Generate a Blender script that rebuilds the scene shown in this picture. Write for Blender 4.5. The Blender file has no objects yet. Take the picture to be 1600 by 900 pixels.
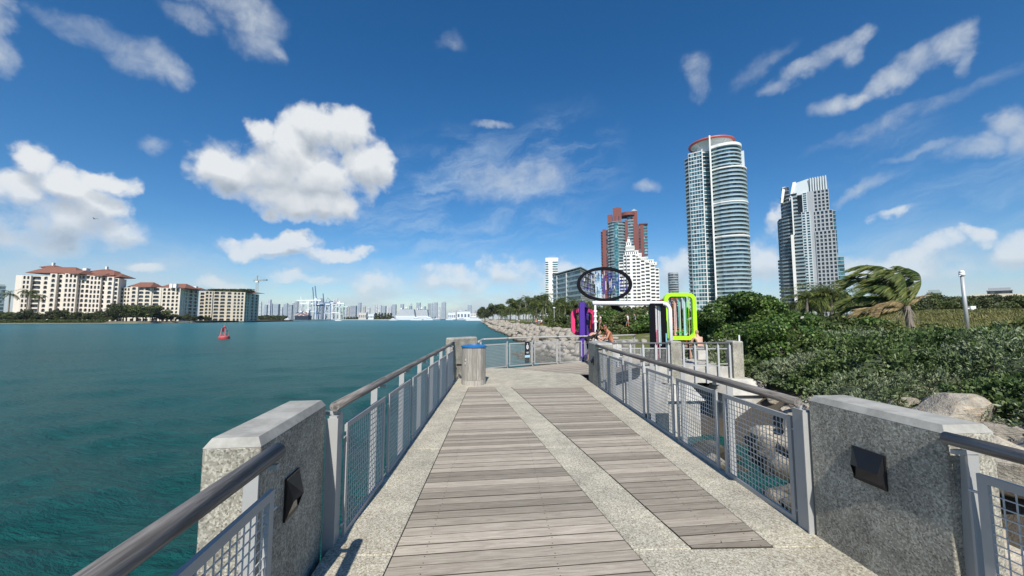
import bpy, math, random
import numpy as np
from mathutils import Vector, Matrix
random.seed(7); rng = np.random.default_rng(11)
S = bpy.context.scene
COL = S.collection
PI = math.pi; rad = math.radians

# ------------------------------------------------------------------ camera
YAW, PITCH, FPX = 1.85, 4.62, 600.0
cam_data = bpy.data.cameras.new("camera"); cam = bpy.data.objects.new("camera", cam_data); COL.objects.link(cam)
cam.location = (0, 0, 1.75); cam.rotation_euler = (rad(90 + PITCH), 0, rad(-YAW))
cam_data.sensor_width = 36; cam_data.lens = 36 * FPX / 1600; cam_data.clip_start = 0.05; cam_data.clip_end = 60000
S.camera = cam
S.view_settings.view_transform = 'Standard'; S.view_settings.look = 'None'
S.view_settings.exposure = 0.24; S.view_settings.gamma = 1.0; S.view_settings.use_curve_mapping = False
S.cycles.max_bounces = 6; S.cycles.transparent_max_bounces = 8; S.cycles.volume_bounces = 0
S.cycles.sample_clamp_indirect = 4

# surveying helpers: where a sight line of the photograph meets a plane of the world
_th, _ph = rad(YAW), rad(PITCH)
_F = np.array([math.sin(_th) * math.cos(_ph), math.cos(_th) * math.cos(_ph), math.sin(_ph)])
_R = np.array([math.cos(_th), -math.sin(_th), 0.0]); _U = np.cross(_R, _F); _C = np.array([0, 0, 1.75])
def sight(px, py): return _F + _R * (px - 800) / FPX - _U * (py - 450) / FPX
def at_y(px, py, Y): r = sight(px, py); return _C + r * Y / r[1]
def at_z(px, py, z): r = sight(px, py); return _C + r * (z - 1.75) / r[2]
def ux(px, Y): return float(at_y(px, 498, Y)[0])
def uz(px, py, Y): return float(at_y(px, py, Y)[2])
def azel(px, py):
    r = sight(px, py); r = r / np.linalg.norm(r)
    return math.atan2(r[0], r[1]), math.asin(r[2])

# ------------------------------------------------------------------ node helpers
class NT:
    def __init__(s, tree): s.t = tree; s.n = tree.nodes; s.l = tree.links
    def new(s, kind, **kw):
        nd = s.n.new(kind)
        for k, v in kw.items(): setattr(nd, k, v)
        return nd
    def put(s, sock, v):
        if isinstance(v, bpy.types.NodeSocket): s.l.new(v, sock)
        elif v is not None: sock.default_value = v
    def m(s, op, a=0.0, b=None, c=None, clamp=False):
        nd = s.new('ShaderNodeMath', operation=op); nd.use_clamp = clamp
        s.put(nd.inputs[0], a)
        if b is not None: s.put(nd.inputs[1], b)
        if c is not None: s.put(nd.inputs[2], c)
        return nd.outputs[0]
    def vm(s, op, a, b=None, out=0, scale=None):
        nd = s.new('ShaderNodeVectorMath', operation=op); s.put(nd.inputs[0], a)
        if b is not None: s.put(nd.inputs[1], b)
        if scale is not None: s.put(nd.inputs['Scale'], scale)
        return nd.outputs[out]
    def step(s, v, lo, hi):
        nd = s.new('ShaderNodeMapRange', interpolation_type='SMOOTHSTEP'); s.put(nd.inputs['Value'], v)
        nd.inputs['From Min'].default_value = lo; nd.inputs['From Max'].default_value = hi
        return nd.outputs[0]
    def lin(s, v, lo, hi, a=0.0, b=1.0):
        nd = s.new('ShaderNodeMapRange'); s.put(nd.inputs['Value'], v)
        nd.inputs['From Min'].default_value = lo; nd.inputs['From Max'].default_value = hi
        nd.inputs['To Min'].default_value = a; nd.inputs['To Max'].default_value = b
        return nd.outputs[0]
    def mix(s, f, a, b, mode='MIX'):
        nd = s.new('ShaderNodeMix', data_type='RGBA', blend_type=mode); s.put(nd.inputs['Factor'], f)
        s.put(nd.inputs['A'], a if isinstance(a, bpy.types.NodeSocket) else (*a[:3], 1))
        s.put(nd.inputs['B'], b if isinstance(b, bpy.types.NodeSocket) else (*b[:3], 1))
        return nd.outputs['Result']
    def noise(s, vec, scale, detail=4, rough=0.55, dist=0.0, out='Fac'):
        nd = s.new('ShaderNodeTexNoise'); s.put(nd.inputs['Vector'], vec)
        nd.inputs['Scale'].default_value = scale; nd.inputs['Detail'].default_value = detail
        nd.inputs['Roughness'].default_value = rough; nd.inputs['Distortion'].default_value = dist
        return nd.outputs[out]
    def voro(s, vec, scale, feature='F1', out='Distance'):
        nd = s.new('ShaderNodeTexVoronoi', feature=feature); s.put(nd.inputs['Vector'], vec)
        nd.inputs['Scale'].default_value = scale
        return nd.outputs[out]
    def scalev(s, vec, xyz): return s.vm('MULTIPLY', vec, xyz)

# ------------------------------------------------------------------ sun and sky
SUN_EL, SUN_SIDE = 44.0, 2.5          # the sun stands straight behind the viewer, a hair to the left
sd = Vector((math.sin(rad(SUN_SIDE)) * math.cos(rad(SUN_EL)), math.cos(rad(SUN_SIDE)) * math.cos(rad(SUN_EL)), -math.sin(rad(SUN_EL))))
sun_data = bpy.data.lights.new("sun", 'SUN'); sun = bpy.data.objects.new("sun", sun_data); COL.objects.link(sun)
sun.rotation_euler = sd.to_track_quat('-Z', 'Y').to_euler(); sun_data.energy = 5.0; sun_data.angle = rad(0.53)
sun_data.color = (1.0, 0.955, 0.88); sun.location = (0, -30, 60)

world = bpy.data.worlds.new("World"); S.world = world; world.use_nodes = True
w = NT(world.node_tree); w.n.clear()
sky = w.new('ShaderNodeTexSky', sky_type='NISHITA'); sky.sun_disc = False
sky.sun_elevation = rad(SUN_EL); sky.sun_rotation = rad(180 + SUN_SIDE)
sky.air_density = 1.0; sky.dust_density = 0.25; sky.ozone_density = 5.0; sky.altitude = 0
gen = w.new('ShaderNodeTexCoord').outputs['Generated']
sx = w.new('ShaderNodeSeparateXYZ'); w.l.new(gen, sx.inputs[0])
# clouds live at infinity: positions are azimuth and elevation of the sky itself
warp = w.noise(gen, 9.0, 5, 0.6, 0, 'Color')
wv = w.vm('SCALE', w.vm('SUBTRACT', warp, (0.5, 0.5, 0.5)), scale=0.085)
d2 = w.vm('NORMALIZE', w.vm('ADD', gen, wv))
s2 = w.new('ShaderNodeSeparateXYZ'); w.l.new(d2, s2.inputs[0])
az = w.m('ARCTAN2', s2.outputs[0], s2.outputs[1]); el = w.m('ARCSINE', s2.outputs[2])
cv = w.new('ShaderNodeCombineXYZ'); w.l.new(az, cv.inputs[0]); w.l.new(el, cv.inputs[1]); ae = cv.outputs[0]
def blob(px, py, rx, ry, k=1.0, tilt=0.0, src=None):
    a0, e0 = azel(px, py); a1, _ = azel(px + 5, py); _, e1 = azel(px, py - 5)
    ra, re = abs(a1 - a0) / 5 * rx, abs(e1 - e0) / 5 * ry
    v = w.vm('SUBTRACT', src or ae, (a0, e0, 0))
    if tilt:
        r = w.new('ShaderNodeVectorRotate', rotation_type='Z_AXIS'); w.l.new(v, r.inputs['Vector']); r.inputs['Angle'].default_value = rad(-tilt); v = r.outputs[0]
    v = w.vm('MULTIPLY', v, (1 / ra, 1 / re, 0)); q = w.vm('DOT_PRODUCT', v, v, out='Value')
    return w.m('MULTIPLY_ADD', q, -k, k)
def union(bl, smooth=0.25):
    r = w.m('MAXIMUM', bl[0], -1.5)
    for b in bl[1:]: r = w.m('SMOOTH_MAX', r, b, smooth)
    return r
def cl(lst, src=None): return union([blob(*(tuple(b) + (1.0, 0.0)[len(b) - 4:])[:6], src) for b in lst])
BIG = [(487, 195, 52, 40), (440, 235, 66, 50), (545, 210, 44, 40), (400, 210, 34, 30), (365, 275, 64, 42), (470, 270, 130, 58), (570, 262, 46, 46), (475, 315, 110, 32)]
LEFT = [(48, 258, 44, 32, .95), (95, 288, 84, 38, 1), (15, 305, 80, 46, 1), (168, 278, 50, 22, .9), (70, 335, 120, 40, .8), (150, 315, 60, 32, .8), (180, 360, 70, 26, .45), (40, 375, 90, 24, .45)]
STRIP = [(430, 388, 85, 15, .8), (470, 376, 32, 14, .8), (385, 386, 42, 15, .8), (540, 394, 55, 9, .6), (232, 416, 36, 12, .7)]
HORIZ = [(470, 436, 60, 13, .5), (600, 442, 60, 18, .5), (710, 440, 70, 22, .5), (800, 425, 50, 26, .6), (880, 440, 50, 30, .5), (1060, 420, 36, 36, .7), (1212, 352, 22, 32, .7), (1190, 415, 36, 34, .6), (1470, 392, 40, 18, .6), (1515, 374, 34, 16, .6), (1388, 338, 36, 12, .5), (1590, 395, 50, 36, .5), (1430, 420, 80, 20, .45), (340, 440, 50, 10, .45), (1340, 420, 40, 22, .4)]
ALLH = BIG + LEFT + STRIP + HORIZ
hard = cl(ALLH)
shift = w.vm('ADD', ae, (0, 0.034, 0)); hard_up = cl(ALLH, shift)
WISP = [(0, 40, 34, 50, .9), (5, 95, 34, 30, .8), (390, 25, 60, 34, .7), (330, 2, 90, 18, .6), (405, 70, 34, 24, .6), (432, 84, 18, 10, .5), (300, 25, 50, 16, .4), (125, 48, 34, 12, .12), (185, 72, 44, 18, .25), (245, 95, 44, 26, .5), (272, 112, 26, 14, .45), (205, 100, 30, 12, .2),
        (1335, 66, 26, 14, .6), (1300, 85, 34, 18, .75), (1258, 108, 34, 16, .7), (1215, 132, 26, 15, .7), (1322, 95, 20, 16, .45), (1195, 95, 40, 14, .3, 20),
        (1490, 72, 38, 24, .9), (1440, 96, 42, 24, .9), (1398, 128, 40, 18, .85), (1350, 148, 36, 14, .8), (1298, 165, 36, 16, .75), (1515, 85, 16, 20, .5), (1085, 102, 20, 20, .45), (1088, 130, 12, 20, .25), (1570, 195, 40, 22, .8), (1530, 228, 50, 20, .8), (1600, 215, 40, 34, .8), (1008, 292, 20, 12, .6), (1440, 232, 45, 5, .25), (765, 192, 24, 6, .45), (790, 285, 70, 28, .5), (850, 280, 40, 24, .35), (1345, 292, 40, 7, .25, 28), (1450, 168, 80, 5, .05, 10), (240, 230, 20, 8, .25), (700, 58, 18, 10, .2)]
soft = cl(WISP)
n1 = w.noise(gen, 11.0, 8, 0.50); n2 = w.noise(gen, 5.0, 9, 0.62, 0.5); nbig = w.noise(gen, 4.5, 3, 0.5)
vo = w.voro(w.vm('ADD', gen, w.vm('SCALE', warp, scale=0.06)), 21.0, 'SMOOTH_F1'); vo2 = w.voro(w.vm('ADD', gen, w.vm('SCALE', warp, scale=0.04)), 52.0, 'SMOOTH_F1')
puff = w.m('ADD', w.m('MULTIPLY', w.m('SUBTRACT', n1, 0.5), 1.9), w.m('ADD', w.m('MULTIPLY', w.m('SUBTRACT', 0.42, vo), 0.75), w.m('MULTIPLY', w.m('SUBTRACT', 0.4, vo2), 0.30)))
puff = w.m('ADD', puff, w.m('MULTIPLY', w.m('SUBTRACT', nbig, 0.5), 0.8))
dens = w.m('ADD', hard, puff)
n2b = w.noise(gen, 26.0, 7, 0.66, 0.6)
dens = w.m('ADD', dens, w.m('MULTIPLY', w.m('SUBTRACT', n2b, 0.5), 0.95))
a_hard = w.step(dens, -0.26, 0.62)
a_soft = w.m('MULTIPLY', w.step(w.m('ADD', soft, w.m('ADD', w.m('MULTIPLY', w.m('SUBTRACT', n2, 0.52), 2.0), w.m('MULTIPLY', w.m('SUBTRACT', n2b, 0.5), 0.9))), -0.55, 1.45), w.lin(n2b, 0.3, 0.7, 0.62, 0.92))
# cirrus veil: stretched streaks
st = w.new('ShaderNodeVectorRotate', rotation_type='Z_AXIS'); w.l.new(ae, st.inputs['Vector']); st.inputs['Angle'].default_value = rad(-12)
stv = w.vm('MULTIPLY', st.outputs[0], (3.0, 11.0, 1.0))
n3 = w.noise(stv, 1.7, 9, 0.66, 0.5)
veil = cl([(760, 300, 200, 110, 1.0), (700, 370, 220, 60, .9), (880, 250, 120, 110, .7), (1500, 300, 240, 120, .55), (560, 420, 400, 50, .7), (150, 400, 330, 55, .9), (1350, 250, 160, 30, .5, 20), (1300, 400, 300, 60, .6)])
a_veil = w.m('MULTIPLY', w.m('MULTIPLY', w.step(veil, 0.0, 0.9), w.step(n3, 0.38, 0.78)), 0.50)
# light on the clouds: puffs lit from above, the undersides grey
up = w.vm('ADD', gen, (0, 0, 0.022))
n1u = w.noise(up, 11.0, 5, 0.5); vou = w.voro(w.vm('ADD', up, w.vm('SCALE', warp, scale=0.06)), 21.0, 'SMOOTH_F1')
emb = w.m('ADD', w.m('MULTIPLY', w.m('SUBTRACT', n1, n1u), 1.3), w.m('MULTIPLY', w.m('SUBTRACT', vou, vo), 0.35))
core = w.step(dens, -.05, 0.75)
shade = w.m('MULTIPLY', w.m('ADD', w.m('SUBTRACT', hard_up, hard), 0.16), core)
lit = w.m('ADD', w.m('SUBTRACT', 0.84, w.m('MULTIPLY', shade, 1.25)), emb, clamp=True)
ccol = w.mix(lit, (3.7, 4.4, 5.3), (9.2, 9.5, 9.7))
skyc = w.new('ShaderNodeHueSaturation'); w.l.new(sky.outputs[0], skyc.inputs['Color']); skyc.inputs['Saturation'].default_value = 1.28; skyc.inputs['Value'].default_value = 1.32
base = skyc.outputs[0]
nl = w.noise(w.vm('MULTIPLY', gen, (1, 1, 3.2)), 5.0, 7, 0.58)
a_low = w.m('MULTIPLY', w.m('MULTIPLY', w.step(el, 0.20, 0.02), w.step(nl, 0.34, 0.66)), 0.78)
sk = w.mix(a_veil, base, (6.6, 8.0, 9.4))
sk = w.mix(a_low, sk, (6.4, 7.3, 8.3))
sk = w.mix(a_soft, sk, (7.0, 7.6, 8.2))
sk = w.mix(w.m('MULTIPLY', a_hard, w.lin(el, 0.0, 0.22, 0.42, 0.97)), sk, ccol)
bg = w.new('ShaderNodeBackground'); w.l.new(sk, bg.inputs[0]); bg.inputs[1].default_value = 0.076
wo = w.new('ShaderNodeOutputWorld'); w.l.new(bg.outputs[0], wo.inputs[0])
world.cycles.sampling_method = 'MANUAL'; world.cycles.sample_map_resolution = 512

# ------------------------------------------------------------------ materials
MATS = {}
def principled(name, rough=0.6, metal=0.0, spec=0.5):
    m = bpy.data.materials.new(name); m.use_nodes = True; t = NT(m.node_tree)
    b = t.n['Principled BSDF']; b.inputs['Roughness'].default_value = rough; b.inputs['Metallic'].default_value = metal
    b.inputs['Specular IOR Level'].default_value = spec
    MATS[name] = m; return m, t, b
def bump(t, b, h, strength=0.3, dist=0.01):
    nd = t.new('ShaderNodeBump'); nd.inputs['Strength'].default_value = strength; nd.inputs['Distance'].default_value = dist
    t.put(nd.inputs['Height'], h); t.l.new(nd.outputs[0], b.inputs['Normal']); return nd
def plain(name, col, rough=0.6, metal=0.0, var=0.12, scale=3.0, spec=0.5, rnd=0.0, coord='Object'):
    m, t, b = principled(name, rough, metal, spec)
    v = t.new('ShaderNodeTexCoord').outputs[coord]
    n = t.noise(v, scale, 5, 0.6)
    c = t.mix(n, tuple(x * (1 - var) for x in col), tuple(min(1, x * (1 + var)) for x in col))
    if rnd:
        r = t.new('ShaderNodeObjectInfo').outputs['Random']
        c = t.mix(1.0, c, t.mix(r, (1 - rnd,) * 3, (1 + rnd,) * 3), 'MULTIPLY')
    t.l.new(c, b.inputs['Base Color']); return m
def leafmat(name, c1, c2, c3, trans=0.25, rough=0.55, scale=0.6):
    m, t, b = principled(name, rough, 0, 0.35)
    g = t.new('ShaderNodeNewGeometry'); r = g.outputs['Random Per Island']
    n = t.noise(g.outputs['Position'], scale, 4, 0.6)
    c = t.mix(t.step(n, 0.38, 0.62), c1, c2); c = t.mix(t.m('MULTIPLY', t.step(r, 0.55, 1.0), 0.8), c, c3)
    c = t.mix(1.0, c, t.mix(r, (0.72,) * 3, (1.2,) * 3), 'MULTIPLY')
    t.l.new(c, b.inputs['Base Color'])
    tr = t.new('ShaderNodeBsdfTranslucent'); t.l.new(c, tr.inputs['Color'])
    mx = t.new('ShaderNodeMixShader'); mx.inputs[0].default_value = trans
    t.l.new(b.outputs[0], mx.inputs[1]); t.l.new(tr.outputs[0], mx.inputs[2]); t.l.new(mx.outputs[0], t.n['Material Output'].inputs[0])
    return m

# concrete with exposed shell aggregate
def aggregate(name, ca, cb, cc, bright=1.0, stain=0.25, thresh=0.5):
    m, t, b = principled(name, 0.85, 0, 0.3)
    P = t.new('ShaderNodeNewGeometry').outputs['Position']
    v1 = t.voro(P, 105.0, 'F1', 'Color'); sp = t.new('ShaderNodeSeparateColor'); t.l.new(v1, sp.inputs[0])
    n1 = t.noise(P, 46.0, 5, 0.7); n2 = t.noise(P, 3.0, 5, 0.6); n3 = t.noise(P, 0.9, 3, 0.5)
    k = t.step(t.m('ADD', t.m('MULTIPLY', n1, 1.2), t.m('MULTIPLY', sp.outputs[0], 0.35)), thresh + 0.2, thresh + 0.42)
    c = t.mix(k, ca, cb); c = t.mix(t.step(sp.outputs[1], 0.8, 0.95), c, cc)
    st = t.mix(t.step(n2, 0.3, 0.75), (1 - stain,) * 3, (1.0, 1.0, 0.98)); c = t.mix(1.0, c, st, 'MULTIPLY')
    n4 = t.noise(t.scalev(P, (9, 9, .7)), 1.3, 5, .65); c = t.mix(t.m('MULTIPLY', t.step(n4, .50, .72), stain * 1.2), c, t.mix(1.0, c, (.50, .48, .44), 'MULTIPLY'))
    st2 = t.mix(t.step(n3, 0.3, 0.7), (0.88, 0.88, 0.87), (1.06, 1.05, 1.02)); c = t.mix(1.0, c, st2, 'MULTIPLY')
    t.l.new(c, b.inputs['Base Color']); bump(t, b, t.m('ADD', n1, t.m('MULTIPLY', k, .3)), 0.35, 0.004); return m
agg = aggregate('shell_aggregate', (0.42, 0.385, 0.30), (0.66, 0.625, 0.53), (0.26, 0.22, 0.165))
pier_conc = aggregate('pitted_concrete', (0.36, 0.34, 0.285), (0.61, 0.585, 0.50), (0.22, 0.205, 0.17), stain=0.4, thresh=0.52)
def smooth_concrete(name, col, sc=6):
    m, t, b = principled(name, 0.8, 0, 0.3); P = t.new('ShaderNodeNewGeometry').outputs['Position']
    n = t.noise(P, sc, 7, 0.65); n2 = t.noise(P, 60, 3, 0.6)
    c = t.mix(t.step(n, .3, .7), tuple(x * .74 for x in col), tuple(x * 1.12 for x in col))
    c = t.mix(1.0, c, t.mix(n2, (.9,) * 3, (1.08,) * 3), 'MULTIPLY')
    t.l.new(c, b.inputs['Base Color']); bump(t, b, n2, 0.2, 0.003); return m
cap_conc = smooth_concrete('trowelled_concrete', (0.37, 0.36, 0.32))
plat_conc = smooth_concrete('pale_concrete', (0.50, 0.48, 0.43), 2.5)
# weathered wood
def wood(name, ca, cb, axis=(1.2, 26, 26), rnd=0.28):
    m, t, b = principled(name, 0.82, 0, 0.25)
    oc = t.new('ShaderNodeTexCoord').outputs['Object']; r = t.new('ShaderNodeObjectInfo').outputs['Random']
    off = t.vm('ADD', oc, t.vm('SCALE', (13.0, 7.0, 5.0), scale=r))
    sv = t.scalev(off, axis)
    n = t.noise(sv, 1.6, 7, 0.62, 0.7); fine = t.noise(t.scalev(off, (axis[0] * 2, axis[1] * 5, axis[2] * 5)), 1.5, 3, 0.6)
    c = t.mix(t.step(n, 0.3, 0.72), ca, cb)
    c = t.mix(t.m('MULTIPLY', t.step(fine, 0.55, 0.8), 0.25), c, tuple(x * .5 for x in ca))
    c = t.mix(1.0, c, t.mix(r, (1 - rnd, (1 - rnd) * .99, (1 - rnd) * .97), (1 + rnd * .75, 1 + rnd * .72, 1 + rnd * .66)), 'MULTIPLY')
    t.l.new(c, b.inputs['Base Color']); bump(t, b, t.m('ADD', n, fine), 0.35, 0.004); return m
plank_m = wood('weathered_deck_wood', (0.28, 0.243, 0.196), (0.43, 0.385, 0.318), (2.6, 34, 34), 0.33)
rail_m = wood('weathered_handrail_wood', (0.095, 0.086, 0.078), (0.285, 0.265, 0.245), (26, 1.4, 26), 0.06)
slat_m = wood('grey_bin_timber', (0.22, 0.205, 0.18), (0.42, 0.395, 0.355), (24, 24, 1.6), 0.2)
steel = plain('grey_painted_steel', (0.37, 0.372, 0.36), 0.6, 0.1, 0.1, 5)
wire_m = plain('galvanised_wire', (0.50, 0.505, 0.49), 0.5, 0.2, 0.1, 9)
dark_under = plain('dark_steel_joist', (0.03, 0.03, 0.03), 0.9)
black_m = plain('black_lamp_metal', (0.012, 0.012, 0.014), 0.38, 0.2, 0.2, 8)
plank_edge = plain('dirt_and_shade_edge', (.055, .045, .036), .9)  # board sides: dirt plus the shade of the gaps, put into the colour
screw_m = plain('dark_screw', (0.03, 0.025, 0.02), 0.6)
white_p = plain('white_paint', (0.74, 0.74, 0.73), 0.45, 0, 0.05, 2)
blue_lid = plain('blue_plastic', (0.015, 0.14, 0.38), 0.4, 0, 0.1, 4)

# ------------------------------------------------------------------ mesh builder
class MB:
    def __init__(s): s.v = []; s.f = []; s.mi = []
    def add(s, vs, fs, m=0):
        o = len(s.v); s.v += [tuple(map(float, p)) for p in vs]; s.f += [tuple(i + o for i in q) for q in fs]; s.mi += [m] * len(fs); return s
    def box(s, x0, x1, y0, y1, z0, z1, m=0):
        return s.add([(x0, y0, z0), (x1, y0, z0), (x1, y1, z0), (x0, y1, z0), (x0, y0, z1), (x1, y0, z1), (x1, y1, z1), (x0, y1, z1)],
                     [(0, 3, 2, 1), (4, 5, 6, 7), (0, 1, 5, 4), (1, 2, 6, 5), (2, 3, 7, 6), (3, 0, 4, 7)], m)
    def prism(s, poly, z0, z1, m=0, bottom=True):
        n = len(poly); a = sum(poly[i][0] * poly[(i + 1) % n][1] - poly[(i + 1) % n][0] * poly[i][1] for i in range(n))
        if a < 0: poly = poly[::-1]
        vs = [(p[0], p[1], z0) for p in poly] + [(p[0], p[1], z1) for p in poly]
        fs = [(i, (i + 1) % n, (i + 1) % n + n, i + n) for i in range(n)] + [tuple(range(n, 2 * n))]
        if bottom: fs.append(tuple(range(n - 1, -1, -1)))
        return s.add(vs, fs, m)
    def obox(s, c, ax, hl, hw, z0, z1, m=0):
        ax = np.array(ax[:2], float); ax /= np.linalg.norm(ax); n = np.array([-ax[1], ax[0]]); c = np.array(c[:2], float)
        return s.prism([c - ax * hl - n * hw, c + ax * hl - n * hw, c + ax * hl + n * hw, c - ax * hl + n * hw], z0, z1, m)
    def tube(s, pts, rs, seg=8, m=0, caps=True):
        pts = [np.array(p, float) for p in pts]; n = len(pts)
        if not hasattr(rs, '__len__'): rs = [rs] * n
        vs = []; prev = None
        for i, p in enumerate(pts):
            d = pts[min(i + 1, n - 1)] - pts[max(i - 1, 0)]; d = d / (np.linalg.norm(d) + 1e-12)
            a = np.array([0, 0, 1.0]) if abs(d[2]) < 0.9 else np.array([1.0, 0, 0])
            if prev is not None: a = prev
            u = a - d * (a @ d); u /= np.linalg.norm(u); v = np.cross(d, u); prev = u
            for k in range(seg):
                t = 2 * PI * k / seg; vs.append(p + rs[i] * (u * math.cos(t) + v * math.sin(t)))
        fs = [(i * seg + k, i * seg + (k + 1) % seg, (i + 1) * seg + (k + 1) % seg, (i + 1) * seg + k) for i in range(n - 1) for k in range(seg)]
        if caps: fs += [tuple(range(seg - 1, -1, -1)), tuple(range((n - 1) * seg, n * seg))]
        return s.add(vs, fs, m)
    def ball(s, c, r, seg=10, rings=7, m=0):
        if not hasattr(r, '__len__'): r = (r, r, r)
        vs = [(c[0], c[1], c[2] - r[2])]; fs = []
        for i in range(1, rings):
            t = PI * i / rings
            for k in range(seg):
                a = 2 * PI * k / seg; vs.append((c[0] + r[0] * math.sin(t) * math.cos(a), c[1] + r[1] * math.sin(t) * math.sin(a), c[2] - r[2] * math.cos(t)))
        vs.append((c[0], c[1], c[2] + r[2])); L = len(vs) - 1
        for k in range(seg): fs.append((0, 1 + (k + 1) % seg, 1 + k)); fs.append((L, 1 + (rings - 2) * seg + k, 1 + (rings - 2) * seg + (k + 1) % seg))
        for i in range(rings - 2):
            for k in range(seg): fs.append((1 + i * seg + k, 1 + i * seg + (k + 1) % seg, 1 + (i + 1) * seg + (k + 1) % seg, 1 + (i + 1) * seg + k))
        return s.add(vs, fs, m)
    def mesh(s, name, mats, smooth=False):
        me = bpy.data.meshes.new(name); me.from_pydata(s.v, [], s.f)
        for m in (mats if isinstance(mats, (list, tuple)) else [mats]): me.materials.append(m)
        if len(me.materials) > 1: me.polygons.foreach_set('material_index', s.mi)
        if smooth: me.polygons.foreach_set('use_smooth', [True] * len(me.polygons))
        me.update(); return me
    def build(s, name, mats, parent=None, smooth=False, loc=None, bevel=0):
        o = bpy.data.objects.new(name, s.mesh(name, mats, smooth)); COL.objects.link(o)
        if parent: o.parent = parent
        if loc is not None: o.location = loc
        if bevel:
            b = o.modifiers.new('edge', 'BEVEL'); b.width = bevel; b.segments = 2; b.limit_method = 'ANGLE'
        return o
def tag(o, label=None, cat=None, group=None, kind=None):
    if label: o['label'] = label
    if cat: o['category'] = cat
    if group: o['group'] = group
    if kind: o['kind'] = kind
    return o
def empty(name, label=None, cat=None, group=None, loc=(0, 0, 0), rz=0.0, kind=None):
    o = bpy.data.objects.new(name, None); COL.objects.link(o); o.location = loc; o.rotation_euler = (0, 0, rz); o.empty_display_size = .2
    return tag(o, label, cat, group, kind)
def link(name, me, parent=None, loc=(0, 0, 0), rot=(0, 0, 0), sc=(1, 1, 1)):
    o = bpy.data.objects.new(name, me); COL.objects.link(o); o.location = loc; o.rotation_euler = rot; o.scale = sc
    if parent: o.parent = parent
    return o
def copy_tree(o, parent=None, label=None):
    c = o.copy(); COL.objects.link(c); c.parent = parent
    if label: c['label'] = label
    for ch in list(o.children): copy_tree(ch, c)
    return c
def npmesh(name, V, Fq, mats, smooth=False):
    V = np.asarray(V, np.float32); Fq = np.asarray(Fq, np.int32); k = Fq.shape[1]
    me = bpy.data.meshes.new(name); me.vertices.add(len(V)); me.vertices.foreach_set('co', V.ravel())
    me.loops.add(Fq.size); me.loops.foreach_set('vertex_index', Fq.ravel())
    me.polygons.add(len(Fq)); me.polygons.foreach_set('loop_start', np.arange(0, Fq.size, k, dtype=np.int32))
    if smooth: me.polygons.foreach_set('use_smooth', np.ones(len(Fq), bool))
    for m in (mats if isinstance(mats, (list, tuple)) else [mats]): me.materials.append(m)
    me.update(calc_edges=True); me.validate(); return me
def npobj(name, V, Fq, mats, parent=None, smooth=False):
    o = bpy.data.objects.new(name, npmesh(name, V, Fq, mats, smooth)); COL.objects.link(o)
    if parent: o.parent = parent
    return o
def ordinal(i):
    w1 = ['first', 'second', 'third', 'fourth', 'fifth', 'sixth', 'seventh', 'eighth', 'ninth', 'tenth', 'eleventh', 'twelfth', 'thirteenth', 'fourteenth', 'fifteenth', 'sixteenth', 'seventeenth', 'eighteenth', 'nineteenth']
    if i < 19: return w1[i]
    n = i + 1; tens = {2: 'twent', 3: 'thirt', 4: 'fort', 5: 'fift', 6: 'sixt', 7: 'sevent'}[n // 10]
    return tens + 'ieth' if n % 10 == 0 else tens + 'y-' + w1[n % 10 - 1]
def leaves(C, size, nrm=None, aspect=0.6, spread=0.8):
    """one diamond-shaped leaf per centre, turned at random about the given outward direction"""
    n = len(C); size = np.broadcast_to(size, (n,))[:, None]
    d = rng.normal(size=(n, 3)); d /= np.linalg.norm(d, axis=1)[:, None]
    if nrm is not None: d = nrm + d * spread; d /= np.linalg.norm(d, axis=1)[:, None]
    a = rng.normal(size=(n, 3)); u = np.cross(d, a); u /= np.linalg.norm(u, axis=1)[:, None]; v = np.cross(d, u)
    V = np.stack([C - u * size, C - v * size * aspect + d * size * .12, C + u * size, C + v * size * aspect + d * size * .12], 1).reshape(-1, 3)
    return V, np.arange(4 * n).reshape(-1, 4)
WL = -2.3   # water level
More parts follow.
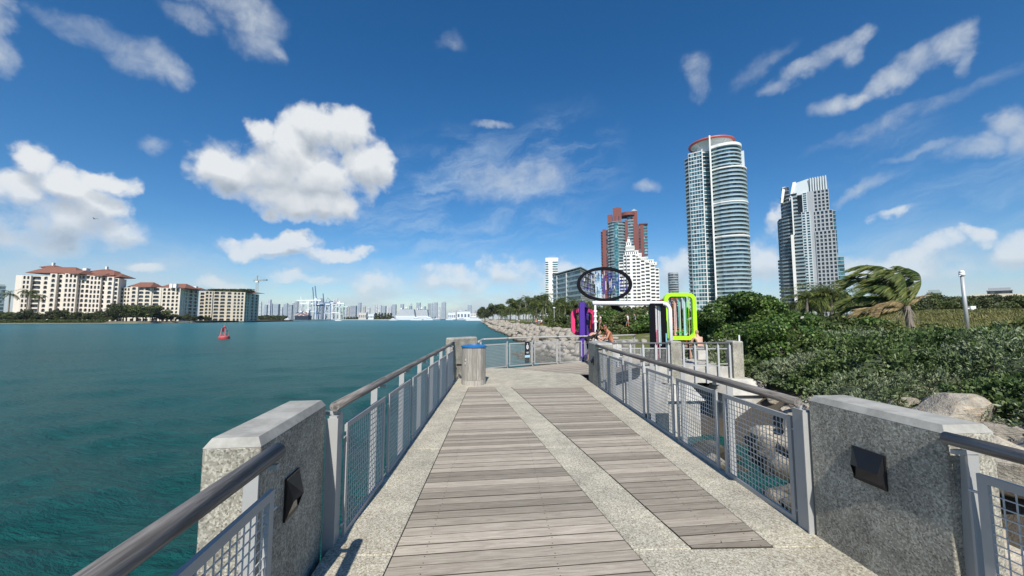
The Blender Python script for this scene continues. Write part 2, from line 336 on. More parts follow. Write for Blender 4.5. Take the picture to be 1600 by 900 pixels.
# ================================================================== WATER
def build_sea():
    azs = np.concatenate([np.linspace(-180, -75, 22)[:-1], np.linspace(-75, -56, 24)[:-1], np.linspace(-56, 8, 400)[:-1], np.linspace(8, 60, 110)[:-1], np.linspace(60, 180, 24)[:-1]])
    rs = [0.0, 2.0]
    while rs[-1] < 14000: rs.append(rs[-1] * 1.0185 + 0.012)
    rs = np.array(rs); A, Rr = np.meshgrid(np.radians(azs), rs); X = Rr * np.sin(A); Y = Rr * np.cos(A)
    Z = np.zeros_like(X); sp = np.maximum(Rr * np.radians(.16), Rr * .0185)
    wr = np.random.default_rng(5)
    for k in range(46):
        L = 0.45 * (1.105 ** k) * 0.9
        if L > 26: break
        th = math.radians(-78 + wr.normal() * 34); amp = 0.0185 * min(L, 1.8) ** 0.5 * (1 if L < 6 else .55)
        kx, ky = math.cos(th) * 2 * PI / L, math.sin(th) * 2 * PI / L
        phz = kx * X + ky * Y + wr.uniform(0, 6.28); fade = np.clip((L / (sp * 3.2) - 1) / 1.5, 0, 1)
        Z += amp * fade * (np.sin(phz) + 0.28 * np.cos(2 * phz))
    Z *= np.clip(1 - Rr / 900, 0, 1)
    V = np.stack([X, Y, Z + WL], -1).reshape(-1, 3); nr, na = X.shape
    i, j = np.meshgrid(np.arange(nr - 1), np.arange(na), indexing='ij'); j2 = (j + 1) % na
    Fq = np.stack([i * na + j, i * na + j2, (i + 1) * na + j2, (i + 1) * na + j], -1).reshape(-1, 4)
    m, t, b = principled('sea_water', 0.30, 0, 0.22); b.inputs['IOR'].default_value = 1.33
    P = t.new('ShaderNodeNewGeometry').outputs['Position']
    n0 = t.noise(t.scalev(P, (1.0, 1.6, 1)), 0.02, 4, 0.6); n1 = t.noise(t.scalev(P, (.7, 1.3, 1)), 0.16, 3, 0.6)
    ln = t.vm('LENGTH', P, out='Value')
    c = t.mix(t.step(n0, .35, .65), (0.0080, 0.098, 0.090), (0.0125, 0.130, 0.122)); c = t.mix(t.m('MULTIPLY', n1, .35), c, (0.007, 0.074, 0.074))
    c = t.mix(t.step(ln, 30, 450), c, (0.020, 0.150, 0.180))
    t.l.new(c, b.inputs['Base Color'])
    rt = t.new('ShaderNodeVectorRotate', rotation_type='Z_AXIS'); t.l.new(P, rt.inputs['Vector']); rt.inputs['Angle'].default_value = rad(12)
    v = t.scalev(rt.outputs[0], (0.62, 1.7, 1)); f1 = t.noise(v, 2.3, 7, .66, .35); f2 = t.noise(v, 1.1, 5, .62, .3); f3 = t.noise(t.scalev(P, (.5, 1.2, 1)), .09, 4, .6)
    h = t.m('ADD', t.m('MULTIPLY', f1, .55), t.m('ADD', t.m('MULTIPLY', f2, .40), t.m('MULTIPLY', f3, .6)))
    bump(t, b, h, 1.0, 1.1)
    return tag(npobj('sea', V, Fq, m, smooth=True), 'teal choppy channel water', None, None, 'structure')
build_sea()

# ================================================================== TERRAIN
SH_Y = np.array([-80, 2, 6, 8, 12, 20, 30, 42, 64, 99, 147, 300, 506, 900, 1500.])
SH_X = np.array([5.2, 5.4, 6.0, 6.8, 7.6, 8.0, 7.0, 5.2, 4.5, 2.4, -1.9, -10, -24, -30, 60.])
def shore(y): return np.interp(y, SH_Y, SH_X)
from mathutils import noise as mnoise
def ground_z(x, y):
    x = np.asarray(x, float); y = np.asarray(y, float); s = x - shore(y)
    z = np.interp(s, [-14, 0, 2.6, 4.2, 9, 16, 30, 60], [-6.5, WL, -0.55, -0.1, 0.25, 0.75, 0.95, 0.9])
    far = np.clip((y - 45) / 40, 0, 1); z = np.where(s > 3, z * (1 - far) + np.minimum(z, .35) * far, z)
    z = z + 1.9 * np.exp(-((x - 64) ** 2 / 22 ** 2 + (y - 50) ** 2 / 17 ** 2)) + .5 * np.exp(-((x - 24) ** 2 / 9 ** 2 + (y - 18) ** 2 / 6 ** 2))
    z = z + np.where(s > 3, .10 * np.sin(x * .9 + y * .4) * np.sin(y * .7 - x * .2), 0)
    return z
def build_terrain():
    ss = np.concatenate([[-40, -14, -6, -2, 0], np.arange(.5, 12, .35), 12 * 1.045 ** np.arange(0, 105)])
    yy = np.concatenate([-np.array([80, 60, 45, 30, 20, 14, 10, 6, 3.]), np.arange(0, 60, .6), 60 * 1.03 ** np.arange(0, 108)])
    Sg, Yg = np.meshgrid(ss, yy); Xg = Sg + shore(Yg); Zg = ground_z(Xg, Yg)
    V = np.stack([Xg, Yg, Zg], -1).reshape(-1, 3); nr, na = Xg.shape
    i, j = np.meshgrid(np.arange(nr - 1), np.arange(na - 1), indexing='ij')
    Fq = np.stack([i * na + j, i * na + j + 1, (i + 1) * na + j + 1, (i + 1) * na + j], -1).reshape(-1, 4)
    m, t, b = principled('dune_ground', 0.95, 0, .2); P = t.new('ShaderNodeNewGeometry').outputs['Position']
    n = t.noise(P, .35, 6, .65); n2 = t.noise(P, 3.5, 5, .65); n3 = t.noise(P, 30, 3, .6)
    sandc = t.mix(n2, (0.40, 0.34, 0.25), (0.56, 0.49, 0.37)); grs = t.mix(n2, (0.08, 0.105, 0.03), (0.17, 0.165, 0.06))
    sep = t.new('ShaderNodeSeparateXYZ'); t.l.new(P, sep.inputs[0])
    c = t.mix(t.step(t.m('ADD', n, t.m('MULTIPLY', n2, .3)), .70, .82), grs, sandc)
    dx = t.vm('LENGTH', t.vm('MULTIPLY', t.vm('SUBTRACT', P, (11.2, 8.95, 0)), (1 / 2.6, 1 / 1.5, 0)), out='Value'); c = t.mix(t.step(t.m('ADD', dx, t.m('MULTIPLY', n2, .3)), 1.25, .95), c, sandc)
    c = t.mix(t.step(sep.outputs[2], -.1, -1.0), c, (0.10, 0.085, 0.065))
    t.l.new(c, b.inputs['Base Color']); bump(t, b, t.m('ADD', n2, n3), .5, .05)
    tag(npobj('ground', V, Fq, m, smooth=True), 'sandy shore ground', None, None, 'structure')
build_terrain()

# ================================================================== PIER DECK
def clip(poly, nx, ny, c):     # keep nx*x+ny*y <= c
    out = []
    for i in range(len(poly)):
        a, b = poly[i], poly[(i + 1) % len(poly)]; da, db = nx * a[0] + ny * a[1] - c, nx * b[0] + ny * b[1] - c
        if da <= 0: out.append(a)
        if (da < 0 < db) or (db < 0 < da):
            t = da / (da - db); out.append((a[0] + (b[0] - a[0]) * t, a[1] + (b[1] - a[1]) * t))
    return out
deck = empty('pier_deck', kind='structure'); tag(deck, 'timber and concrete pier deck')
LE, RE = -1.30, 2.60
mid_l = lambda y: -0.14 + (10.13 - y) * 0.1637     # right edge of the left boards
mid_r = lambda y: 0.30 + (10.12 - y) * 0.1664      # left edge of the right boards
FARY, NEARY, BACK = 10.13, 3.04, -7.0
conc_i = [0]
def slab(poly, z1=0.0, z0=-0.42, mat=None):
    ar = abs(sum(poly[i][0] * poly[(i + 1) % len(poly)][1] - poly[(i + 1) % len(poly)][0] * poly[i][1] for i in range(len(poly)))) / 2
    if ar < 1e-4: return
    o = MB().prism(poly, z0, z1).build('concrete_slab', mat or agg, deck, bevel=0.006); return o
G = 0.004
def strip(xa, xb, ys, z1=0.0):
    for a, b in zip(ys[:-1], ys[1:]): slab([(xa(a), a + G), (xb(a), a + G), (xb(b), b - G), (xa(b), b - G)], z1)
cuts_l = [BACK, -4, -1, 0.9, 3.04, 5.4, 7.75, FARY]
lx = lambda y: LE - (0.0 if y > 2 else 0.0) + (max(0, 2.2 - y) * 0.095 if y < 2.2 else 0)
strip(lx, lambda y: -0.79 - .006, cuts_l)
strip(lambda y: mid_l(y) + .006, lambda y: mid_r(y) - .006, [NEARY, 5.4, 7.75, FARY])
strip(lambda y: 2.11 + .006, lambda y: RE + .02, [NEARY, 5.4, 7.75, FARY])
strip(lambda y: mid_l(y) + .006, lambda y: RE + (.04 if y < 2.2 else .02), [BACK, -4, -1, 0.9, NEARY])
# platform at the head of the pier
slab([(LE, FARY + G), (RE, FARY + G), (2.56, 11.2), (2.56, 12.28), (1.55, 12.97), (-.72, 12.13), (-1.33, 11.36)])
slab([(-.72, 12.14), (1.54, 12.98), (0.43, 13.93), (-.62, 13.78)])
wood_poly = [((-.79, BACK), (mid_l(BACK), BACK), (mid_l(FARY), FARY), (-.79, FARY)),
             ((mid_r(NEARY), NEARY + .01), (2.11, NEARY + .01), (2.11, FARY), (mid_r(FARY), FARY))]
def plank_field(poly, ang, wdt, z, gap=0.010, screws=True, zt=0.0):
    n = (-math.sin(ang), math.cos(ang)); a = (math.cos(ang), math.sin(ang))
    ss = [p[0] * n[0] + p[1] * n[1] for p in poly]; k0, k1 = math.floor(min(ss) / wdt), math.ceil(max(ss) / wdt)
    for k in range(k0, k1):
        lo, hi = k * wdt + gap / 2, (k + 1) * wdt - gap / 2
        q = clip(clip(list(poly), n[0], n[1], hi), -n[0], -n[1], -lo)
        if len(q) < 3: continue
        cx = sum(p[0] for p in q) / len(q); cy = sum(p[1] for p in q) / len(q)
        if cy < 0.5: continue
        loc = [((p[0] - cx) * a[0] + (p[1] - cy) * a[1], (p[0] - cx) * n[0] + (p[1] - cy) * n[1]) for p in q]
        dz = rng.normal() * .0012
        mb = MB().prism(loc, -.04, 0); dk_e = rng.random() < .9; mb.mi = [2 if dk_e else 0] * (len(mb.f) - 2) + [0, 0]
        if screws and cy < 8.5:
            us = [p[0] for p in loc]; L0, L1 = min(us), max(us)
            cols = [c for c in ((-.55, .42, 1.28) if poly[0][0] < 0 else (1.05, 1.75, 2.02)) if L0 + .04 < (c - cx) < L1 - .04]
            for c in cols:
                for sgn in (-.3, .3):
                    x, y = c - cx + rng.normal() * .005, sgn * wdt
                    mb.add([(x + .0055 * math.cos(t), y + .0055 * math.sin(t), .0012) for t in np.linspace(0, 2 * PI, 7)[:-1]], [tuple(range(6))], 1)
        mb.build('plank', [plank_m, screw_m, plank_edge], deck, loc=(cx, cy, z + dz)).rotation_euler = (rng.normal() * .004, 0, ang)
for p in wood_poly: plank_field([(x + s, y) for (x, y), s in zip(p, (.004, -.004, -.004, .004))], rad(5.0), .128, 0.0)
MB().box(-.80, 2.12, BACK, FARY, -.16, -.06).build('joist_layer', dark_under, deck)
# second deck field, boards turned with the platform
wood2 = [(2.57, 11.25), (2.57, 12.30), (1.56, 12.99), (0.45, 13.96), (3.2, 15.75), (6.6, 17.6), (8.2, 16.2), (3.5, 12.9), (3.0, 11.2)]
W2 = [(0.45, 13.96), (1.56, 12.99), (2.57, 12.30), (3.35, 12.0), (7.4, 16.9), (6.6, 17.6), (3.2, 15.75)]
plank_field(W2, rad(30), .14, 0.0, screws=False)
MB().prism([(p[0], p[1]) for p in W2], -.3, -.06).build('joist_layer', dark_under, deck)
# lower wing to the right, the beach side of the platform
wing = empty('beach_wing', kind='structure'); tag(wing, 'lower concrete wing of the pier head')
WY = 14.35
MB().prism([(3.3, WY), (9.05, WY + .1), (10.4, 19.5), (6.6, 19.0), (3.4, 16.2)], -.50, -.23).build('concrete_slab', plat_conc, wing, bevel=.01)
MB().prism([(3.2, WY - .14), (9.1, WY - .04), (9.1, WY + .10), (3.2, WY)], -.62, -.02).build('edge_beam', plat_conc, wing, bevel=.012)
MB().prism([(2.95, 11.3), (3.2, 11.2), (3.42, WY - .14), (3.2, WY - .14)], -.62, .0).build('edge_beam', plat_conc, wing, bevel=.012)
def pile(x, y, ztop, w=.42, foot=1.35, zf=-.95):
    o = empty('pile', 'concrete pile on a flared footing ' + ('below the middle pillar of the right wing' if x < 8 else 'below the end pillar of the right wing'), 'pile')
    MB().box(x - w / 2, x + w / 2, y - w / 2, y + w / 2, zf, ztop).build('shaft', plat_conc, o, bevel=.02)
    a, b = w * .8, foot / 2
    MB().add([(x - b, y - b, zf - .5), (x + b, y - b, zf - .5), (x + b, y + b, zf - .5), (x - b, y + b, zf - .5), (x - a, y - a, zf + .02), (x + a, y - a, zf + .02), (x + a, y + a, zf + .02), (x - a, y + a, zf + .02)],
             [(0, 3, 2, 1), (4, 5, 6, 7), (0, 1, 5, 4), (1, 2, 6, 5), (2, 3, 7, 6), (3, 0, 4, 7)]).box(x - b * .8, x + b * .8, y - b * .8, y + b * .8, -6, zf - .5).build('footing', plat_conc, o)
pile(6.55, WY - .1, -.62, .42, 1.4, -.62); pile(8.85, WY, -.62, .5, 1.5, -.45)
for yy in (-3.0, 6.3): MB().box(LE - .05, RE + .1, yy - .35, yy + .35, -1.1, -.43).build('cross_beam', plat_conc, deck)
for yy in (-3.0, 6.3):
    for xx in (-.6, 1.9): MB().tube([(xx, yy, -1.05), (xx, yy, -7)], .33, 16).build('pier_column', plat_conc, deck, smooth=True)
MB().box(-.2, 5.5, 12.6, 14.2, -1.3, -.43).build('cross_beam', plat_conc, deck)
MB().tube([(3.9, 13.3, -1.2), (3.9, 13.3, -7)], .4, 16).build('pier_column', plat_conc, deck, smooth=True)

# ================================================================== CONCRETE PILLARS WITH LAMPS
def pillar(label, A, B, out, h, thick, lamp_at=None, z0=-.45, lamp_label=None):
    """A, B: inner face ends on the deck; out: side (+1 right / -1 left) on which the thickness lies"""
    A = np.array(A, float); B = np.array(B, float); d = B - A; L = np.linalg.norm(d); d /= L; n = np.array([d[1], -d[0]]) * out
    o = empty('pillar', label, 'concrete pillar', 'concrete pillars along the pier', (A[0], A[1], 0), math.atan2(d[1], d[0]))
    s = -out                                      # local y of the inner face is 0, the body goes to s*thick
    y0, y1 = (0, s * thick) if s > 0 else (s * thick, 0)
    MB().box(0, L, y0, y1, z0, h - .045).build('body', pier_conc, o, bevel=.008)
    c = .028; MB().add([(0, y0, h - .0455), (L, y0, h - .0455), (L, y1, h - .0455), (0, y1, h - .0455), (c, y0 + c, h), (L - c, y0 + c, h), (L - c, y1 - c, h), (c, y1 - c, h)],
                     [(4, 5, 6, 7), (0, 1, 5, 4), (1, 2, 6, 5), (2, 3, 7, 6), (3, 0, 4, 7)]).build('cap', cap_conc, o)
    if lamp_at is not None:
        u, z, hw, hh = lamp_at; f = -s
        lp = empty('wall_lamp', lamp_label, 'wall lamp', 'step lamps set in the pillars')
        P0 = Vector((A[0] + d[0] * u, A[1] + d[1] * u, z)); M = Matrix.Translation(P0) @ Matrix.Rotation(math.atan2(d[1], d[0]), 4, 'Z')
        lp.matrix_world = M
        pr = .072
        g = f * .002
        MB().add([(-hw, g, -hh), (hw, g, -hh), (hw, g, hh), (-hw, g, hh), (-hw, g + f * .012, -hh), (hw, g + f * .012, -hh), (hw, g + f * .012, hh), (-hw, g + f * .012, hh)],
                 [(0, 1, 2, 3), (4, 5, 6, 7), (0, 1, 5, 4), (1, 2, 6, 5), (2, 3, 7, 6), (3, 0, 4, 7)]).build('plate', black_m, lp)
        # hood: a pyramid with its lower front face open
        ap = (0.18 * hw, f * pr, -hh * .05); q = f * .014; e = .93
        hb = MB().add([(-hw * e, q, hh * e), (hw * e, q, hh * e), (hw * e, q, -hh * e), (-hw * e, q, -hh * e), ap, (-hw * .8, f * .05, -hh * .12), (hw * .85, f * .05, -hh * .12)],
                 [(0, 1, 4), (0, 4, 5), (0, 5, 3), (1, 6, 4), (1, 2, 6)])
        hb.build('hood', black_m, lp)
        MB().add([(-hw * .8, q, -hh * .8), (hw * .8, q, -hh * .8), (hw * .8, q + f * .01, -hh * .15), (-hw * .8, q + f * .01, -hh * .15)], [(0, 1, 2, 3)]).build('lens', plain('dark_glass', (.02, .02, .022), .1), lp) if 'dark_glass' not in MATS else \
        MB().add([(-hw * .8, q, -hh * .8), (hw * .8, q, -hh * .8), (hw * .8, q + f * .01, -hh * .15), (-hw * .8, q + f * .01, -hh * .15)], [(0, 1, 2, 3)]).build('lens', MATS['dark_glass'], lp)
    return o
pillar('nearest left concrete pillar with a black wedge lamp beside the open water', (-1.262, 2.14), (-1.362, 3.13), -1, 1.12, .285, (.40, .66, .095, .125), lamp_label='black wedge lamp on the nearest left concrete pillar above the water side')
pillar('nearest right concrete pillar with a black wedge lamp in front of boulders', (2.62, 2.24), (2.57, 3.18), 1, 1.12, .33, (.46, .715, .115, .115), lamp_label='black wedge lamp on the nearest right concrete pillar by the boulders')
pillar('far right concrete pillar at the end of the boardwalk, before the purple frame', (2.53, 9.98), (2.57, 11.15), 1, 1.12, .42, (.55, .62, .11, .12), lamp_label='black wedge lamp on the far right pillar at the end of the boardwalk')
pillar('far left concrete pillar turned outward behind the trash bin', (-1.345, 11.32), (-.70, 12.14), -1, 1.2, .31)
pillar('middle concrete pillar in the railing of the lower right wing', (6.35, WY - .20), (6.75, WY - .20), -1, .93, .42, z0=-.62)
pillar('end concrete pillar at the right tip of the lower wing', (8.66, WY - .24), (9.05, WY - .24), -1, .93, .5, z0=-.62)

# ================================================================== RAILINGS
PW, PH = 1.04, .90
def panel_meshes(Wd, Hh, tag_):
    fr = MB(); t = .045; d = .012
    fr.box(0, Wd, -d, d, 0, t).box(0, Wd, -d, d, Hh - t, Hh).box(0, t, -d * .98, d * .98, t, Hh - t).box(Wd - t, Wd, -d * .98, d * .98, t, Hh - t)
    wr = MB(); n = round((Wd - 2 * t) / .05); m = round((Hh - 2 * t) / .05); r = .0027
    for i in range(1, n):
        x = t + (Wd - 2 * t) * i / n; wr.box(x - r, x + r, -.001 - 2 * r, -.001, t - .002, Hh - t + .002)
    for j in range(1, m):
        z = t + (Hh - 2 * t) * j / m; wr.box(t - .002, Wd - t + .002, .001, .001 + 2 * r, z - r, z + r)
    st = MB().tube([(-.025, 0, 0), (.025, 0, 0)], .008, 6)
    return fr.mesh('panel_frame', steel), wr.mesh('wire_grid', wire_m), st.mesh('bolt', wire_m)
PM = {}
def add_panel(root, p, ang, Wd=PW, Hh=PH, z=.0):
    key = (round(Wd, 2), round(Hh, 2))
    if key not in PM: PM[key] = panel_meshes(Wd, Hh, str(key))
    f, g, b = PM[key]; o = link('mesh_panel', f, root, (p[0], p[1], z), (0, 0, ang)); link('wire_grid', g, o)
    for bx in (-.02, Wd + .02):
        for bz in (Hh * .12, Hh * .88): link('bolt', b, o, (bx, 0, bz))
    return o
def post_mesh(h0, h1):
    mb = MB(); # flange facing the walker + tapered web behind
    mb.box(-.035, .035, -.006, .006, h0, h1)
    mb.add([(-.005, .007, h0), (.005, .007, h0), (.005, .11, h0), (-.005, .11, h0), (-.005, .007, h1), (.005, .007, h1), (.005, .05, h1), (-.005, .05, h1)],
           [(0, 3, 2, 1), (4, 5, 6, 7), (0, 1, 5, 4), (1, 2, 6, 5), (2, 3, 7, 6), (3, 0, 4, 7)])
    mb.tube([(0, .02, h1 - .03), (0, .0, h1 + .035)], .011, 8)
    return mb.mesh('post', steel)
POST = post_mesh(-.38, .985)
def add_post(root, p, ang, me=None): return link('post', me or POST, root, (p[0], p[1], 0), (0, 0, ang))
def rail_piece(root, A, B, zA=1.06, zB=1.06, r=.038, mat=None):
    A = np.array(A, float); B = np.array(B, float); L = np.linalg.norm(B - A); ang = math.atan2(B[1] - A[1], B[0] - A[0])
    mb = MB(); mb.tube([(0, t * L, (zB - zA) * t) for t in np.linspace(0, 1, 9)], r, 18)
    o = mb.build('handrail', mat or rail_m, root, smooth=False); o.location = (A[0], A[1], zA); o.rotation_euler = (0, 0, ang - PI / 2)
    for p in o.data.polygons: p.use_smooth = len(p.vertices) == 4
    return o
# left, between the two pillars
rl = empty('railing', 'long left railing with round timber handrail and mesh panels over the channel', 'railing', 'mesh railings of the pier')
ystart = [3.29, 4.51, 5.72, 6.95, 8.19, 9.42]
for i, y in enumerate(ystart): add_panel(rl, (-1.262, y), PI / 2, 1.06 if i < 5 else 1.2)
PL = post_mesh(-.38, .985)
for y in [4.43, 5.64, 6.87, 8.10, 9.33, 10.72]: o = link('post', PL, rl, (-1.40, y, 0), (0, 0, 0))
END = MB().box(-.03, .03, -.06, .06, -.4, .985).box(-.045, .045, -.075, -.062, -.4, .97).tube([(0, 0, .98), (0, 0, 1.03)], .014, 8).mesh('post', steel)
link('post', END, rl, (-1.31, 3.205, 0))
rail_piece(rl, (-1.30, 3.14), (-1.335, 11.30))
for y in [3.21, 4.43, 5.64, 6.87, 8.10, 9.33, 10.72]: MB().box(-1.41, -1.27, y - .012, y + .012, .985, 1.01).tube([(-1.31, y, 1.0), (-1.31, y, 1.04)], .012, 6).build('rail_bracket', steel, rl)
# right, between the two pillars
rr = empty('railing', 'long right railing with round timber handrail and mesh panels before the boulders', 'railing', 'mesh railings of the pier')
for y in [3.38, 4.55, 5.70, 6.87, 8.02, 9.13]: add_panel(rr, (2.57, y), PI / 2, 1.035)
link('post', END, rr, (2.575, 3.275, 0))
for y in [4.50, 5.66, 6.82, 7.97, 9.08, 9.94]: link('post', PL, rr, (2.70, y, 0), (0, 0, 0)); MB().box(2.50, 2.71, y - .012, y + .012, .985, 1.01).tube([(2.51, y, 1.0), (2.51, y, 1.04)], .012, 6).build('rail_bracket', steel, rr)
rail_piece(rr, (2.49, 3.19), (2.525, 10.0))
# nearest sections, either side of the viewer
nl = empty('railing', 'near left railing cut by the bottom edge of the photo', 'railing', 'mesh railings of the pier')
dv = np.array([-.0915, 1.0]); dv /= np.linalg.norm(dv); a_nl = math.atan2(dv[1], dv[0]); p0 = np.array([-1.165, 2.12])
rail_piece(nl, p0 - dv * 7.5, p0, r=.042)
for k in range(6): add_panel(nl, p0 - dv * (1.14 + k * 1.2) + np.array([.02, 0]), a_nl, 1.06)
for k in range(7): q = p0 - dv * (.05 + k * 1.2) + np.array([-.10, 0]); add_post(nl, q, a_nl - PI / 2, PL); MB().obox(q + np.array([.05, 0]), (1, 0), .08, .012, .985, 1.01).build('rail_bracket', steel, nl)
nr_ = empty('railing', 'near right railing cut by the right edge of the photo', 'railing', 'mesh railings of the pier')
dv = np.array([-.06, 1.0]); dv /= np.linalg.norm(dv); a_nr = math.atan2(dv[1], dv[0]); p0 = np.array([2.60, 2.22])
rail_piece(nr_, p0 - dv * 7.5, p0, r=.036)
for k in range(6): add_panel(nr_, p0 - dv * (1.16 + k * 1.2) + np.array([.045, 0]), a_nr, 1.06)
for k in range(7): q = p0 - dv * (.05 + k * 1.2) + np.array([.085, 0]); add_post(nr_, q, a_nr - PI / 2, PL); MB().obox(q + np.array([-.03, 0]), (1, 0), .08, .012, .985, 1.01).build('rail_bracket', steel, nr_)
# curved far railing, left of the pier head
fr = empty('railing', 'far mesh railing with a small black sign closing the pier head over the water', 'railing', 'mesh railings of the pier')
FP = [(-.66, 12.3), (-.58, 13.55), (.32, 14.35), (1.30, 14.98), (2.35, 15.45), (3.45, 15.85), (4.7, 16.4), (6.1, 17.2)]
pale_rail = plain('pale_steel_handrail', (.42, .41, .38), .5, .1)
for a, b in zip(FP[:-1], FP[1:]):
    a = np.array(a); b = np.array(b); L = np.linalg.norm(b - a); ang = math.atan2(b[1] - a[1], b[0] - a[0])
    add_panel(fr, a + (b - a) / L * .05, ang, round(L - .12, 2), .86); rail_piece(fr, a - (b - a) / L * .03, b + (b - a) / L * .03, 1.04, 1.04, .032, pale_rail)
    add_post(fr, b + np.array([-(b - a)[1], (b - a)[0]]) / L * .05, ang)
# railings of the lower wing
lw = empty('railing', 'pale railing on tall posts along the lower right wing before the dune', 'railing', 'mesh railings of the pier')
LPOST = MB().box(-.035, .035, -.06, -.035, -.62, .78).tube([(0, -.05, .76), (0, -.02, .83)], .012, 6).mesh('post', plain('pale_grey_post', (.50, .51, .50), .45, .15))
for a, b in (((3.35, WY - .1), (6.33, WY - .1)), ((6.77, WY - .1), (8.64, WY - .1))):
    rail_piece(lw, a, b, .85, .85, .034, plain('dark_handrail', (.12, .12, .125), .5, .2) if 'dark_handrail' not in MATS else MATS['dark_handrail'])
    n = round((b[0] - a[0]) / .47)
    for k in range(n + 1):
        x = a[0] + .06 + (b[0] - a[0] - .12) * k / n
        if k % 1 == 0: link('post', LPOST, lw, (x, WY - .12, 0))
for k in range(3): add_panel(lw, (3.42 + k * .97, WY - .06), 0, .9, .72, -.04)
MB().box(6.8, 8.6, WY - .065, WY - .045, .06, .10).box(6.8, 8.6, WY - .065, WY - .045, .62, .66).build('lower_rail', steel, lw)
MB().tube([(9.0, WY - .1, .9), (9.0, WY - .1, 1.15)], .03, 8).build('post_cap', white_p, lw)

# sign on the far railing
def sign():
    p = np.array([1.05, 14.70]); o = empty('notice_sign', 'small black notice with white ring emblem and pale blue foot on far railing', 'sign', None, (1.02, 14.62, .40), math.atan2(.63, .98))
    bk = plain('sign_black', (.015, .015, .02), .5); lb = plain('sign_pale_blue', (.35, .6, .75), .5); wh = plain('sign_white', (.8, .8, .8), .5)
    MB().box(-.11, .11, -.06, -.045, .0, .50).build('sign_plate', bk, o); MB().box(-.11, .11, -.06, -.0451, -.09, -.002).build('footer_strip', lb, o)
    e = MB(); n = 20
    for k in range(n):
        t0, t1 = 2 * PI * k / n, 2 * PI * (k + 1) / n
        e.add([(.055 * math.cos(t0), -.0635, .30 + .085 * math.sin(t0)), (.055 * math.cos(t1), -.0635, .30 + .085 * math.sin(t1)), (.032 * math.cos(t1), -.0635, .30 + .055 * math.sin(t1)), (.032 * math.cos(t0), -.0635, .30 + .055 * math.sin(t0))], [(0, 1, 2, 3)])
    e.build('ring_mark', wh, o)
    for q in ((-.012, .012, .26, .34), (-.06, .06, .10, .115), (-.05, .05, .07, .083), (-.02, .02, .40, .43)): MB().box(q[0], q[1], -.064, -.062, q[2], q[3]).build('printed_mark', wh, o)
sign()

# ================================================================== TRASH BIN
def trash_bin():
    cx, cy, R, H = -.70, 10.62, .325, .98
    o = empty('trash_bin', 'round grey timber slatted bin with blue lid beside the left railing', 'trash bin', None, (cx, cy, 0))
    MB().tube([(0, 0, 0), (0, 0, .13)], R + .006, 40).build('base_ring', slat_m, o)
    MB().tube([(0, 0, .13), (0, 0, H)], R - .03, 24).build('liner', dark_under, o)
    n = 16; w_ = 2 * PI / n
    sm = MB()
    for zz in (0,):
        a0, a1 = -w_ / 2 + .012, w_ / 2 - .012; pts = []
        ts = np.linspace(a0, a1, 4); pts = [(R * math.cos(t), R * math.sin(t)) for t in ts] + [((R - .028) * math.cos(t), (R - .028) * math.sin(t)) for t in ts[::-1]]
        sm.prism(pts, .135, H)
    me = sm.mesh('slat', slat_m)
    for k in range(n): link('slat', me, o, (0, 0, rng.normal() * .0015), (0, 0, w_ * (k + .33)))
    ld = MB(); pr = [(R + .012, H), (R + .02, H + .01), (R + .02, H + .045), (R - .02, H + .062), (.19, H + .066), (.18, H + .03)]
    sg = 40; vs = []; fs = []
    for i, (r, z) in enumerate(pr):
        for k in range(sg): vs.append((r * math.cos(2 * PI * k / sg), r * math.sin(2 * PI * k / sg), z))
    for i in range(len(pr) - 1):
        for k in range(sg): fs.append((i * sg + k, i * sg + (k + 1) % sg, (i + 1) * sg + (k + 1) % sg, (i + 1) * sg + k))
    ld.add(vs, fs).build('lid', blue_lid, o, smooth=False)
    MB().ball((-.2, -(R - .06), .66), (.018, .018, .02)).tube([(-.21, -(R - .07), .52), (-.21, -(R - .06), .60)], .008, 6).build('latch', wire_m, o, smooth=True)
    b = MB().box(-.52, -.34, .5, .56, .42, .47).build('bracket', black_m, o)
trash_bin()
# ================================================================== BOULDERS
def rock_material(name, ca, cb, cc):
    m, t, b = principled(name, 0.85, 0, .3); oc = t.new('ShaderNodeTexCoord').outputs['Object']; r = t.new('ShaderNodeObjectInfo').outputs['Random']
    P = t.new('ShaderNodeNewGeometry').outputs['Position']; v = t.vm('ADD', oc, t.vm('SCALE', (9.0, 5.0, 7.0), scale=r))
    n = t.noise(v, 1.7, 7, .68, .6); n2 = t.noise(v, 9, 6, .7); n3 = t.noise(t.scalev(v, (1, 1, 3)), 2.4, 5, .6, 1.5)
    c = t.mix(t.step(n, .36, .64), ca, cb); c = t.mix(t.m('MULTIPLY', t.step(n3, .52, .7), .7), c, cc)
    c = t.mix(t.m('MULTIPLY', t.step(n2, .5, .75), .5), c, (.05, .045, .04)); c = t.mix(1.0, c, t.mix(r, (.70, .70, .71), (1.15, 1.13, 1.08)), 'MULTIPLY')
    sep = t.new('ShaderNodeSeparateXYZ'); t.l.new(P, sep.inputs[0]); c = t.mix(t.step(t.m('ADD', sep.outputs[2], t.m('MULTIPLY', n, .9)), -1.15, -1.75), c, (.045, .040, .024))
    t.l.new(c, b.inputs['Base Color']); bump(t, b, t.m('ADD', n2, n3), .8, .06); return m
rock_m = rock_material('limestone_boulder', (.54, .49, .40), (.34, .31, .26), (.56, .41, .26))
